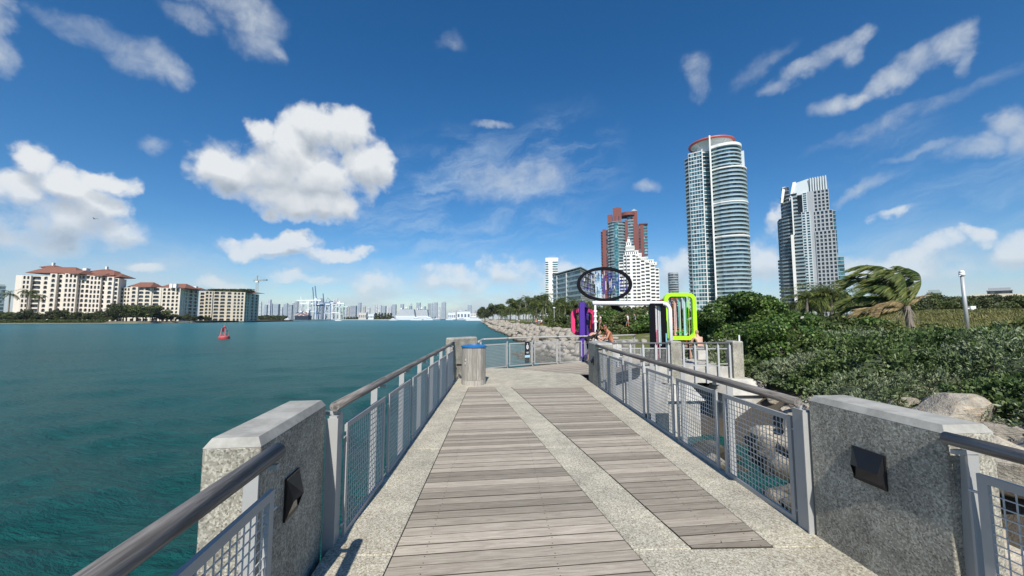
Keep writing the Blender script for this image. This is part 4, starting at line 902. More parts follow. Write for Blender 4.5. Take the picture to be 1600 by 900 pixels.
# dune grass and verge grass
def grass(name, label, n, fx, h, mat):
    r = np.random.default_rng(17); P = fx(r, n); P = P[:n]; n = len(P); z = ground_z(P[:, 0], P[:, 1]); a = r.uniform(0, 6.28, n); hh = h * r.uniform(.5, 1.2, n); w_ = .03 * np.maximum(1, np.hypot(P[:, 0], P[:, 1]) / 25)
    B = np.stack([P[:, 0], P[:, 1], z - .02], 1); u = np.stack([np.cos(a), np.sin(a), 0 * a], 1) * w_[:, None]; T = B + np.stack([-hh * .35 + r.normal(size=n) * .06, r.normal(size=n) * .08, hh], 1)
    V = np.stack([B - u, B + u, T], 1).reshape(-1, 3); return tag(npobj(name, V, np.arange(3 * n).reshape(-1, 3), mat), label, 'grass', None, 'stuff')
def dune(r, n): a = r.normal(size=(n * 2, 2)) * (20, 13) + (56, 40); return a[(a[:, 1] > 17) & (a[:, 0] > 20) & (np.hypot(a[:, 0], a[:, 1]) > 29)]
grass('dune_grass', 'tawny green grass on the open dune slope behind the camera pole', 110000, dune, .36, grass_leaf)
def verge(r, n): y = 40 + 130 * r.random(n) ** 1.3; return np.stack([shore(y) + 6.5 + 7 * r.random(n), y], 1)
grass('verge_grass', 'mown green verge between the rocks and the promenade', 60000, verge, .22, leafmat('verge_leaf', (.07, .10, .022), (.12, .15, .035), (.17, .19, .06), .2, .7, .2))
def near_g(r, n): a = r.normal(size=(n * 3, 2)) * (1.6, 1.0) + (11.0, 8.2); k = np.hypot((a[:, 0] - 11.2) / 1.6, (a[:, 1] - 8.95) / .7) > 1; return a[k & (a[:, 0] - shore(a[:, 1]) > 3.6)]
grass('sand_edge_grass', 'low green growth round the bare sand patch behind the boulders', 26000, near_g, .16, leafmat('low_green_leaf', (.06, .10, .02), (.10, .15, .03), (.15, .18, .05), .2, .7, 1.5))
# promenade wall / low white fence
prom = MB()
for k in range(24):
    y0, y1 = 52 + k * 5, 56.4 + k * 5; prom.obox(((shore(y0) + 14), (y0 + y1) / 2), (shore(y1) - shore(y0), y1 - y0), 2.2, .15, .2, .95)
o = empty('promenade_wall', 'low pale wall segments running along the shore promenade behind the verge', 'wall')
for k in range(24):
    y0, y1 = 52 + k * 5, 56.4 + k * 5; MB().obox(((shore(y0) + 14), (y0 + y1) / 2), (shore(y1) - shore(y0), y1 - y0), 2.2, .15, .1, 1.0).build('wall_segment', plat_conc, o)
mb = MB(); yy = np.linspace(40, 400, 60)
vs = [(shore(y) + 9.5, y, float(ground_z(shore(y) + 11, y)) + .06) for y in yy] + [(shore(y) + 13, y, float(ground_z(shore(y) + 11, y)) + .06) for y in yy]
tag(mb.add(vs, [(i, i + 60, i + 61, i + 1) for i in range(59)]).build('promenade_path', plat_conc), 'pale shore promenade', None, None, 'structure')
for i, (px, pt, Y_) in enumerate([(866, 482, 78), (808, 500, 130), (842, 502, 98), (906, 478, 84)]):
    x = ux(px, Y_); g = float(ground_z(x, Y_)); h = uz(px, pt, Y_) - g; o = empty('street_lamp', ['tall slim lamp post on the promenade among the palms', 'small lamp post on the promenade near the leftmost palms', 'low globe lamp between the palm trunks on the promenade', 'thin light pole beside the pink frame'][i], 'street lamp', None, (x, Y_, g))
    MB().tube([(0, 0, 0), (0, 0, h)], [.09, .06], 6).build('pole', steel, o); MB().ball((0, 0, h + .12), (.28, .28, .16)).build('lamp_head', white_p, o)
# camera pole on the dune
def cam_pole():
    Y_ = 21.5; x = ux(1510.5, Y_); g = float(ground_z(x, Y_)); h = uz(1508, 424, Y_) - g; o = empty('camera_pole', 'grey pole with a dome camera on top and a white camera at mid height', 'camera pole', None, (x, Y_, g))
    MB().tube([(0, 0, -.2), (-.04, 0, h - .25)], [.095, .085], 14).build('pole', plain('grey_pole', (.42, .43, .43), .5, .2), o, smooth=True)
    MB().tube([(-.04, 0, h - .27), (-.04, 0, h - .1)], .13, 14).ball((-.04, 0, h - .05), (.13, .13, .12)).tube([(-.04, 0, h - .2), (-.26, -.02, h - .28)], .03, 6).build('dome_camera', white_p, o, smooth=True)
    hm = uz(1522, 482, Y_) - g; MB().box(.09, .24, -.03, .03, hm - .03, hm + .03).box(.18, .50, -.1, .1, hm - .02, hm + .14).ball((.34, 0, hm - .04), (.13, .1, .08)).build('side_camera', white_p, o)
cam_pole()
# ================================================================== BUILDINGS
def glass(name, dark, mid, pale, cell=(1.6, 1.6, 3.1), rough=.12, metal=.35, pp=.12, pm=.5):
    m, t, b = principled(name, rough, metal, .8); P = t.new('ShaderNodeNewGeometry').outputs['Position']; r = t.new('ShaderNodeObjectInfo').outputs['Random']
    sn = t.vm('SNAP', P, cell); wn = t.new('ShaderNodeTexWhiteNoise'); t.l.new(t.vm('ADD', sn, t.vm('SCALE', (37.0, 11.0, 5.0), scale=r)), wn.inputs['Vector'])
    c = t.mix(t.step(wn.outputs['Value'], pm - .25, pm + .25), dark, mid); c = t.mix(t.m('GREATER_THAN', wn.outputs['Value'], 1 - pp), c, pale)
    t.l.new(c, b.inputs['Base Color']); return m
g_teal = glass('teal_glass', (.02, .07, .085), (.07, .21, .24), (.30, .42, .43), (2.0, 2.0, 50), pp=.13)
g_dark = glass('dark_glass_recess', (.022, .028, .034), (.06, .072, .08), (.13, .14, .14), (2.2, 2.2, 50), .25, .1, .08)
g_grey = glass('grey_glass', (.05, .088, .105), (.13, .19, .21), (.28, .34, .36), (2.0, 2.0, 50), .15, .3, .1)
g_turq = glass('turquoise_glass', (.03, .16, .18), (.08, .30, .32), (.3, .5, .5), (2, 2, 50), .12, .3, .2)
w_isl = plain('warm_white_stucco', (.70, .63, .53), .8, 0, .08, .08); w_white = plain('white_render', (.72, .72, .69), .7, 0, .06, .15); w_cool = plain('cool_white_slab', (.50, .555, .57), .6, 0, .08, .2)
w_cream = plain('cream_stucco', (.68, .615, .50), .8, 0, .08, .08); w_tan = plain('tan_stucco', (.60, .53, .41), .8, 0, .08, .08); w_grey = plain('grey_render', (.34, .365, .385), .75, 0, .08, .2)
terra = plain('terracotta_render', (.185, .060, .052), .75, 0, .12, .2); r_tile = plain('red_roof_tile', (.20, .085, .055), .85, 0, .3, .5); w_green = plain('grey_green_slab', (.30, .36, .35), .7, 0, .1, .2); w_pale_glass = plain('balustrade_glass', (.27, .38, .40), .25, .2, .1, .3)

def offs(poly, d):
    n = len(poly); a = sum(poly[i][0] * poly[(i + 1) % n][1] - poly[(i + 1) % n][0] * poly[i][1] for i in range(n)); sg = 1 if a > 0 else -1; out = []
    for i in range(n):
        p0, p1, p2 = np.array(poly[i - 1]), np.array(poly[i]), np.array(poly[(i + 1) % n]); e1 = p1 - p0; e2 = p2 - p1; e1 = e1 / np.linalg.norm(e1); e2 = e2 / np.linalg.norm(e2)
        n1 = np.array([e1[1], -e1[0]]) * sg; n2 = np.array([e2[1], -e2[0]]) * sg; b = n1 + n2; b = b / max(1e-6, (b @ n1 + 0)); b = b / max(1, np.linalg.norm(b) / 2); out.append(tuple(p1 + b * d / 1.0 if np.linalg.norm(b) < 2.2 else p1 + n1 * d))
    return out
def storeys(root, poly, z0, z1, fh, gm, sm, over=.6, band=.42, parapet=.0, pm=None, mull=0.0, mm=None, core=True):
    """stacked floors: a glass window band and a floor slab per storey, all copies sharing two meshes"""
    n = max(1, round((z1 - z0) / fh)); h = (z1 - z0) / n
    win = MB().prism(poly, 0, h - band, 0, bottom=False)
    if mull:
        N = len(poly)
        for i in range(N):
            a, b = np.array(poly[i]), np.array(poly[(i + 1) % N]); L = np.linalg.norm(b - a); k = int(L / mull)
            if (a[1] + b[1]) / 2 > np.mean([q[1] for q in poly]) + .3 * (max(q[1] for q in poly) - min(q[1] for q in poly)): continue
            for j in range(0, k + 1): q = a + (b - a) * (j + .0) / max(k, 1); win.obox(q, b - a, .14, .12, .01, h - band - .01, 1)
    wme = win.mesh('window_band', [gm, mm or sm])
    sl = MB().prism(offs(poly, over), h - band, h - .002)
    if parapet:
        N = len(poly); q = offs(poly, over - .02); qi = offs(poly, over - .14)
        for i in range(N):
            a, b, c, d = q[i], q[(i + 1) % N], qi[(i + 1) % N], qi[i]; vs = [(*p, 0) for p in (a, b, c, d)] + [(*p, parapet) for p in (a, b, c, d)]
            sl.add(vs, [(0, 1, 5, 4), (1, 2, 6, 5), (2, 3, 7, 6), (3, 0, 4, 7), (4, 5, 6, 7)], 1)
    sme = sl.mesh('floor_slab', [sm, pm or sm])
    for k in range(n):
        link('window_band', wme, root, (0, 0, z0 + k * h)); link('floor_slab', sme, root, (0, 0, z0 + k * h))
    return h
def arc(cx, cy, rx, ry, a0, a1, n=14): return [(cx + rx * math.cos(rad(a0 + (a1 - a0) * k / n)), cy + ry * math.sin(rad(a0 + (a1 - a0) * k / n))) for k in range(n + 1)]
GZ = .4
def base(px, Y): return (ux(px, Y), Y, GZ)

# --- glass tower with the red ring
def ring_tower():
    Y = 300; X0 = ux(1123, Y); o = empty('ring_tower', 'tall curved glass tower crowned by a red ring disc', 'tower', 'residential towers behind the beach park', (X0, Y, GZ)); o.rotation_euler = (0, 0, -math.atan2(X0, Y)); u = lambda p: (ux(p, Y) - X0) * math.cos(math.atan2(X0, Y)); z = lambda p: uz(1123, p, Y) - GZ
    xl, xf, xr = u(1084), u(1121), u(1174); top = z(229)
    storeys(o, [(xl, 0), (u(1107), -1.5), (u(1107), 24), (xl, 24)], 0, z(234), 3.25, g_teal, w_white, .18, .62, 0, mull=1.9, mm=w_cool)
    storeys(o, [(u(1107) + .4, .5), (u(1119), 2.0), (u(1119), 24), (u(1107) + .4, 24)], 0, z(236), 3.25, g_teal, w_white, .8, .42, .0)
    MB().box(u(1106.6), u(1108.2), -2.0, 3, 0, z(232)).build('corner_pier', w_white, o)
    cur = [(xf + .8, -1.0), (u(1135), -3.5), (u(1148), -3.8)] + arc(u(1150), 9.0, xr - u(1150), 12.6, -85, 0, 10) + [(xr, 26), (xf + .8, 26)]
    storeys(o, cur, 0, z(268), 3.25, g_grey, w_cool, 1.5, .38, 1.0, w_pale_glass)
    cur2 = [(xf + .8, -.5), (u(1135), -2.6), (u(1146), -2.8)] + arc(u(1148), 8.0, u(1168) - u(1148), 10.6, -85, 0, 10) + [(u(1168), 26), (xf + .8, 26)]
    storeys(o, cur2, z(268), z(234), 3.25, g_teal, w_cool, 1.3, .38, .6, w_pale_glass)
    MB().prism(offs(cur2, 1.6), z(234), z(230)).build('roof_band', w_white, o)
    for py in (268, 320, 372): MB().prism(offs(cur, 1.75), z(py) - .5, z(py) + .55).build('white_ledge', w_white, o)
    MB().box(u(1168), u(1174.5), 6, 24, z(268), z(240)).build('side_block', w_cool, o)
    storeys(o, [(u(1078.5), 3.5), (xl, 1.0), (xl, 20), (u(1078.5), 20)], 0, z(240), 3.25, g_dark, w_cool, .9, .38, .9, w_pale_glass)
    MB().box(u(1119.6), u(1122.2), -6.0, -1.0, 0, z(216)).build('fin', w_white, o)
    MB().prism(arc(u(1124), 12, 12.2, 11, 0, 352, 28), z(234), z(222)).build('drum', w_white, o)
    # ring
    c = (u(1123), 12.0); R0, R1, zr = 17.6, 16.0, z(217.5) - .8; n = 48; prf = [(R1, zr), (R0, zr), (R0 + .3, zr + .6), (R0, zr + 1.5), (R1, zr + 1.6)]; vs = []; fs = []
    for r_, z_ in prf:
        for k in range(n): vs.append((c[0] + r_ * math.cos(2 * PI * k / n), c[1] + r_ * .92 * math.sin(2 * PI * k / n), z_))
    m_ = len(prf)
    for i in range(m_):
        for k in range(n): fs.append((i * n + k, i * n + (k + 1) % n, ((i + 1) % m_) * n + (k + 1) % n, ((i + 1) % m_) * n + k))
    MB().add(vs, fs).build('roof_ring', plain('ring_red', (.42, .085, .07), .5), o, smooth=False)
    vs = []; fs = []
    for r_, z_ in [(8.5, z(226)), (16.0, zr + .2), (16.0, zr + 1.2), (6, zr + 1)]:
        for k in range(n): vs.append((c[0] + r_ * math.cos(2 * PI * k / n), c[1] + r_ * .92 * math.sin(2 * PI * k / n), z_))
    for i in range(3):
        for k in range(n): fs.append((i * n + k, i * n + (k + 1) % n, (i + 1) * n + (k + 1) % n, (i + 1) * n + k))
    MB().add(vs, fs).build('ring_underside', w_cool, o)
    for k in range(8):
        a = 2 * PI * k / 8; MB().tube([(c[0] + 9 * math.cos(a), c[1] + 8 * math.sin(a), z(228)), (c[0] + 15.6 * math.cos(a), c[1] + 14.2 * math.sin(a), zr + .2)], .55, 5).build('ring_strut', w_white, o)
ring_tower()

# --- lattice facade with openings: piers and spandrels stand proud of recessed windows
UNIT = MB().box(-.5, .5, 0, 1, 0, 1)
unit_me = {}
def lattice(root, P0, P1, z0, z1, nf, bays, wm, gm, proud=.7, depth=12.0, arch=False, sp=.34, pier=.35, windows='each', back=True, rail=None, top=0.0):
    """bays: list of (weight, kind); kinds: s solid, o wide loggia, w window bay"""
    P0 = np.array(P0[:2], float); P1 = np.array(P1[:2], float); L = np.linalg.norm(P1 - P0); ang = math.atan2(P1[1] - P0[1], P1[0] - P0[0]); fh = (z1 - z0) / nf; tot = sum(b[0] for b in bays)
    mb = MB(); x = 0.0; ops = []
    if back: mb.box(0.01, L - .01, proud, depth, z0, z1)
    for wgt, kd in bays:
        w_ = wgt / tot * L
        if kd == 's': mb.box(x, x + w_, 0, proud, z0, z1)
        else:
            ins = w_ * (.11 if kd == 'o' else .19); mb.box(x, x + ins, 0, proud, z0, z1).box(x + w_ - ins, x + w_, 0, proud, z0, z1)
            for k in range(nf):
                a, b = z0 + k * fh, z0 + (k + 1) * fh; lo = a + fh * (sp * .6); hi = b - fh * sp * .4; mb.box(x + ins, x + w_ - ins, 0.02, proud, a if k == 0 else a - fh * sp * .4, lo)
                if k == nf - 1: mb.box(x + ins, x + w_ - ins, 0.02, proud, hi, b)
                if arch:
                    q = min((w_ - 2 * ins) * .3, fh * .16)
                    for s, xx in ((1, x + ins), (-1, x + w_ - ins)): mb.add([(xx, .01, hi), (xx, .01, hi - q), (xx + s * q, .01, hi), (xx, proud * .9, hi), (xx, proud * .9, hi - q), (xx + s * q, proud * .9, hi)], [(0, 1, 2), (1, 4, 5, 2)])
                ops.append((x + ins, x + w_ - ins, lo, hi, k))
        x += w_
    wl = mb.build('wall', wm, root); wl.location = (P0[0], P0[1], 0); wl.rotation_euler = (0, 0, ang)
    if gm.name not in unit_me: unit_me[gm.name] = MB().box(-.5, .5, 0, 1, 0, 1).mesh('window', gm)
    c, s = math.cos(ang), math.sin(ang)
    if windows == 'row':
        for k in range(nf):
            a = z0 + k * fh + fh * .1; o = link('window_row', unit_me[gm.name], root, (P0[0] + c * L / 2 - s * (proud - .12), P0[1] + s * L / 2 + c * (proud - .12), a), (0, 0, ang), (L * .985, .2, fh * .82))
    else:
        for x0, x1, lo, hi, k in ops:
            xm, y = (x0 + x1) / 2, proud - .10; link('window', unit_me[gm.name], root, (P0[0] + c * xm - s * y, P0[1] + s * xm + c * y, lo - .05), (0, 0, ang), (x1 - x0 + .06, .2, hi - lo + .1))
def hip_roof(root, quad, z, h, over=1.2, inset=.42, mat=None, name='roof'):
    q = [np.array(p, float) for p in quad]; c = sum(q) / 4; q = [c + (p - c) * (1 + over / np.linalg.norm(p - c)) for p in q]; a, b = (q[0] + q[3]) / 2, (q[1] + q[2]) / 2; r0, r1 = a + (b - a) * inset * .5, b + (a - b) * inset * .5
    vs = [(*p, z) for p in q] + [(*r0, z + h), (*r1, z + h)] + [(*p, z - .35) for p in q]
    return MB().add(vs, [(0, 1, 5, 4), (2, 3, 4, 5), (3, 0, 4), (1, 2, 5), (6, 7, 1, 0), (7, 8, 2, 1), (8, 9, 3, 2), (9, 6, 0, 3), (9, 8, 7, 6)]).build(name, mat or r_tile, root)

# --- grey stepped tower (right)
def stepped_tower():
    Y = 330; X0 = ux(1270, Y); o = empty('stepped_tower', 'grey stepped residential tower with curved balconies and ribbed crown', 'tower', 'residential towers behind the beach park', (X0, Y, GZ)); o.rotation_euler = (0, 0, -math.atan2(X0, Y)); u = lambda p: (ux(p, Y) - X0) * math.cos(math.atan2(X0, Y)); z = lambda p: uz(1270, p, Y) - GZ
    def curved(pa, pb, z0, z1, dy, over=1.0): storeys(o, [(u(pa), dy + 10)] + [(u(pa) + (u(pb) - u(pa)) * (1 - math.cos(rad(a))), dy + 9 - 12 * math.sin(rad(a))) for a in (12, 35, 55, 75, 88)] + [(u(pb), dy + 16), (u(pa), dy + 16)], z0, z1, 3.3, g_dark, w_grey, over, .42, .95, w_pale_glass)
    curved(1219, 1264, 0, z(402), 0); curved(1224, 1262, z(402), z(335), 1.0); curved(1229, 1256, z(335), z(300), 2.2, .8)
    MB().box(u(1243), u(1248), -5.5, -2.0, 0, z(366)).build('fin', w_white, o); MB().box(u(1247.2), u(1249.4), -4.2, -1.0, z(366), z(306)).build('fin', w_white, o)
    lattice(o, (u(1262), -2.5), (u(1276), -2.5), 0, z(332), 40, [(1, 'w'), (1, 'w')], w_cool, g_teal, .7, 12, windows='each')
    lattice(o, (u(1265), -1.5), (u(1273), -1.5), z(332), z(302), 9, [(1, 'w')], w_cool, g_teal, .7, 12)
    MB().box(u(1273), u(1282), -1.2, 12, 0, z(301)).build('shaft_wall', w_grey, o)
    def right(pa, pb, t0, t1, dy, nb): lattice(o, (u(pa), dy), (u(pb), dy), t0, t1, max(1, round((t1 - t0) / 3.35)), [(1, 'w')] * nb, w_grey, g_dark, 1.1, 14, windows='row', sp=.3)
    right(1282, 1313, 0, z(364), -1.8, 5); right(1279, 1311, z(364), z(333), -1.0, 5); right(1277, 1307, z(333), z(301), -.2, 5)
    storeys(o, [(u(1312), 1), (u(1323), 3), (u(1323), 14), (u(1312), 14)], 0, z(404), 3.3, g_teal, w_grey, .3, .5); storeys(o, [(u(1310), 1.5), (u(1315), 1.5), (u(1315), 14), (u(1310), 14)], z(404), z(334), 3.3, g_teal, w_grey, .3, .5)
    MB().box(u(1228), u(1304), 9, 15.5, 0, z(302)).box(u(1220), u(1312), 9.5, 15.2, 0, z(336)).build('core_wall', w_grey, o)
    zb, zt = z(301), z(280)
    MB().box(u(1277), u(1304), 1.5, 12, zb, zt - .3).build('crown_core', w_grey, o)
    for k in range(7):
        x = u(1280 + k * 4.0); MB().add([(x - .55, -.3, zb), (x + .55, -.3, zb), (x + .55, 2.0, zb), (x - .55, 2.0, zb), (x - .35, 1.0, zt + .4), (x + .35, 1.0, zt + .4), (x + .35, 2.4, zt + .4), (x - .35, 2.4, zt + .4)],
            [(0, 3, 2, 1), (4, 5, 6, 7), (0, 1, 5, 4), (1, 2, 6, 5), (2, 3, 7, 6), (3, 0, 4, 7)]).build('crown_rib', w_cool, o)
    for pa, pb, pt in ((1229, 1233, 286), (1243, 1251, 281)):
        MB().add([(u(pa), -1, z(312)), (u(pa) + 1.6, -1, z(312)), (u(pa) + 1.6, 8, z(312)), (u(pa), 8, z(312)), (u(pb), 2, z(pt)), (u(pb) + 2.4, 2, z(pt)), (u(pb) + 2.4, 10, z(pt)), (u(pb), 10, z(pt))],
            [(0, 3, 2, 1), (4, 5, 6, 7), (0, 1, 5, 4), (1, 2, 6, 5), (2, 3, 7, 6), (3, 0, 4, 7)]).build('crown_fin', w_white, o)
    MB().add([(u(1251), 1, z(303)), (u(1277), 1, z(303)), (u(1277), 12, z(303)), (u(1251), 12, z(303)), (u(1253), 3, z(283)), (u(1277), 3, z(279)), (u(1277), 12, z(279)), (u(1253), 12, z(283))],
        [(0, 3, 2, 1), (4, 5, 6, 7), (0, 1, 5, 4), (1, 2, 6, 5), (2, 3, 7, 6), (3, 0, 4, 7)]).build('crown_wall', w_cool, o)
    storeys(o, [(u(1231), 2), (u(1243), 1), (u(1243), 12), (u(1231), 12)], z(305), z(287), 3.3, g_dark, w_grey, .3, .4)
stepped_tower()

# --- terracotta tower
def red_tower():
    Y = 420; X0 = ux(975, Y); o = empty('terracotta_tower', 'terracotta tower with turquoise glass bays and raised twin tops', 'tower', 'residential towers behind the beach park', (X0, Y, GZ)); o.rotation_euler = (0, 0, -math.atan2(X0, Y)); u = lambda p: (ux(p, Y) - X0) * math.cos(math.atan2(X0, Y)); z = lambda p: uz(975, p, Y) - GZ
    B = lambda n, a, b, y0, y1, t0, t1, m: MB().box(u(a), u(b), y0, y1, t0, t1).build(n, m, o)
    B('pier', 943.5, 949, -1, 14, 0, z(357), terra); storeys(o, [(u(941.5), 1), (u(943.5), 1), (u(943.5), 12), (u(941.5), 12)], 0, z(360), 3.3, g_dark, terra, .7, .5, .9, terra)
    storeys(o, [(u(949), 0), (u(953), 0), (u(953), 12), (u(949), 12)], 0, z(358), 3.3, g_dark, terra, .2, .7)
    storeys(o, [(u(953), -1)] + arc(u(967), 1, u(980) - u(967), 7, 200, 340, 8) + [(u(980), 12), (u(953), 12)], 0, z(347), 3.3, g_grey, w_green, .5, .5, .7, w_pale_glass)
    storeys(o, arc(u(966), -3.2, 3.4, 4.0, 180, 360, 6) + [(u(966) + 3.4, 8), (u(966) - 3.4, 8)], 0, z(350), 3.3, g_turq, w_green, .1, .35)
    B('pier', 980, 984.5, -2, 14, 0, z(345), terra)
    storeys(o, [(u(984.5), 0), (u(993), 0), (u(993), 12), (u(984.5), 12)], 0, z(336), 3.3, g_grey, w_green, .4, .5, .6, w_pale_glass)
    B('pier', 993, 1001, -1, 14, 0, z(352), terra); storeys(o, [(u(1001), 0), (u(1004), 0), (u(1004), 12), (u(1001), 12)], 0, z(354), 3.3, g_dark, terra, .2, .6)
    B('pier', 1004, 1009, -.5, 14, 0, z(352), terra); storeys(o, [(u(1009), .5), (u(1014), .5), (u(1014), 12), (u(1009), 12)], 0, z(353), 3.3, g_turq, terra, .6, .5, .5, w_pale_glass)
    B('roof_slab', 1002, 1015.5, -1, 14, z(353), z(351), terra)
    B('top_block', 952, 960, 0, 16, z(347), z(334), terra); B('top_block', 961, 975, -2, 14, z(347), z(325), terra); MB().add([(u(963), -2, z(325)), (u(973), -2, z(325)), (u(973), 12, z(325)), (u(963), 12, z(325)), (u(968), 5, z(321))], [(0, 1, 4), (1, 2, 4), (2, 3, 4), (3, 0, 4)]).build('top_roof', terra, o)
    MB().prism(arc(u(985), 2, u(996) - u(985), 7, 180, 360, 10) + [(u(996), 12), (u(974), 12)], z(338), z(333)).build('curved_cornice', terra, o)
    B('top_block', 990, 1000, 0, 14, z(352), z(331), terra); MB().add([(u(990), 0, z(331)), (u(1000), 0, z(331)), (u(1000), 12, z(331)), (u(990), 12, z(331)), (u(995), 5, z(326))], [(0, 1, 4), (1, 2, 4), (2, 3, 4), (3, 0, 4)]).build('top_roof', w_green, o)
    for a, b, t in ((964, 965, 338), (970, 971, 338)): B('slot', a, b, -2.3, -1.9, z(345), z(t), g_dark)
red_tower()

# --- white ziggurat
def ziggurat():
    Y = 350; X0 = ux(1000, Y); o = empty('white_stepped_building', 'white stepped apartment building rising to a small cupola', 'building', 'residential towers behind the beach park', (X0, Y, GZ)); o.rotation_euler = (0, 0, -math.atan2(X0, Y)); u = lambda p: (ux(p, Y) - X0) * math.cos(math.atan2(X0, Y)); z = lambda p: uz(1000, p, Y) - GZ
    steps = [(968, 976, 408, 1.5), (976, 981, 397, 0), (981, 996, 398, -3), (996, 1003, 403, -2), (1003, 1010, 406, 0), (1010, 1018, 410, 2), (1018, 1026, 413, 4), (1026, 1032, 419, 6)]
    for a, b, t, dy in steps:
        n = round(z(t) / 3.3); lattice(o, (u(a), dy), (u(b), dy), 0, z(t), n, [(1, 'o')] if b - a < 12 else [(1, 'o'), (.5, 's'), (1, 'o')], w_white, g_dark, 1.0, 16, windows='row', sp=.5)
    for a, b, t0, t1, dy in [(979, 1000, 399, 391, 1), (980, 994, 391, 384, 0), (981, 989, 384, 377, .5), (994, 1005, 403, 395, 3), (1005, 1015, 408, 401, 5), (1015, 1024, 411, 405, 7), (1020, 1029, 413, 409, 8)]:
        MB().box(u(a), u(b), dy, dy + 12, z(t0), z(t1)).box(u(a) - .3, u(b) + .3, dy - .3, dy + 12, z(t1) - .5, z(t1) + .2).build('upper_step', w_white, o)
        for q in np.arange(a + 1.6, b - 1, 3.2): MB().box(u(q), u(q + 1.3), dy - .06, dy + .02, z(t0) + (z(t1) - z(t0)) * .3, z(t0) + (z(t1) - z(t0)) * .75).build('window', g_dark, o)
    MB().box(u(983), u(987), 2, 6, z(377), z(371)).build('cupola', w_white, o); MB().add([(u(982.5), 1.5, z(371)), (u(987.5), 1.5, z(371)), (u(987.5), 6.5, z(371)), (u(982.5), 6.5, z(371)), (u(985), 4, z(366.5))], [(0, 1, 4), (1, 2, 4), (2, 3, 4), (3, 0, 4)]).build('cupola_roof', w_green, o)
ziggurat()

def simple_tower(name, label, px0, px1, pt, Y, fh, gm, sm, over, band, dep=14, cat='building', group='residential towers behind the beach park', parapet=0, roof=None, mull=0):
    X0 = ux((px0 + px1) / 2, Y); o = empty(name, label, cat, group, (X0, Y, GZ), -math.atan2(X0, Y)); ca = math.cos(math.atan2(X0, Y)); x0, x1 = (ux(px0, Y) - X0) * ca, (ux(px1, Y) - X0) * ca; z1 = uz((px0 + px1) / 2, pt, Y) - GZ
    storeys(o, [(x0, 0), (x1, 0), (x1, dep), (x0, dep)], 0, z1, fh, gm, sm, over, band, parapet, w_pale_glass, mull=mull)
    MB().box(x0 + .5, x1 - .5, 1, dep - 1, z1, z1 + 1.4).build('roof', roof or sm, o)
    return o, (lambda p: (ux(p, Y) - X0) * ca), (lambda p: uz((px0 + px1) / 2, p, Y) - GZ)
o, u, z = simple_tower('slender_tower', 'slender white tower with glazed left edge beyond the palms', 853, 872, 404, 560, 3.4, g_teal, w_white, .3, 1.3, 18)
MB().box(u(857.5), u(864), -1.2, 3, 0, z(404)).build('white_pier', w_white, o); MB().box(u(853), u(873), -.8, 18, z(409), z(403)).build('crown_band', w_white, o)
# grey green apartment block seen obliquely
def oblique_block():
    Ya, Yb, Yc = 300, 255, 300; A, B_, C_ = (ux(865, Ya), Ya), (ux(908, Yb), Yb), (ux(931, Yc), Yc); o = empty('balcony_block', 'grey green balcony block with pergola roof behind the ellipse', 'building', 'residential towers behind the beach park', (A[0], A[1], GZ)); q = [(p[0] - A[0], p[1] - A[1]) for p in (A, B_, C_, (C_[0] - 8, C_[1] + 25))]
    zt = uz(908, 421, Yb) - GZ; storeys(o, q, 0, zt, 3.4, g_grey, w_green, .8, .5, .8, w_pale_glass)
    MB().prism(offs(q, 1.1), zt + 1.2, zt + 1.7).build('pergola_roof', w_green, o)
    for k in range(10):
        t = k / 9; p = (q[0][0] + (q[1][0] - q[0][0]) * t, q[0][1] + (q[1][1] - q[0][1]) * t); MB().box(p[0] - .25, p[0] + .25, p[1] - .3, p[1] + .3, zt, zt + 1.2).build('pergola_post', w_green, o)
    for t in (.18, .55): p = (q[0][0] + (q[1][0] - q[0][0]) * t, q[0][1] + (q[1][1] - q[0][1]) * t); MB().obox(p, (q[1][0] - q[0][0], q[1][1] - q[0][1]), .5, 1.0, 0, zt).build('pier', w_cool, o)
oblique_block()
def round_tower():
    Y = 520; X0 = ux(1057.5, Y); R = (ux(1065, Y) - ux(1050, Y)) / 2; o = empty('round_tower', 'small grey cylindrical tower between the white block and ring tower', 'tower', None, (X0, Y, GZ)); zt = uz(1057, 427, Y) - GZ
    storeys(o, arc(0, R, R, R, 0, 345, 23), 0, zt, 3.4, g_grey, w_grey, .35, 1.2); MB().prism(arc(0, R, R * .95, R * .95, 0, 345, 23), zt, zt + 1.5).build('roof', w_grey, o)
round_tower()
simple_tower('low_hotel', 'low beige hotel above the trees at the far right', 1512, 1640, 462, 230, 3.4, g_dark, w_tan, .6, 1.2, 20, group=None)
simple_tower('roof_house', 'dark flat rooftop storey above the far right hotel', 1546, 1586, 453, 236, 3.4, g_dark, w_grey, .3, .5, 10, group=None)
simple_tower('small_grey_building', 'small grey block peeping over the trees right of the coconut palm', 1452, 1474, 456, 260, 3.4, g_grey, w_green, .3, 1.0, 12, group=None)
#simple_tower('white_block', 'plain white block showing below the white stepped building', 1000, 1046, 452, 300, 3.4, g_grey, w_white, .3, 1.6, 12)

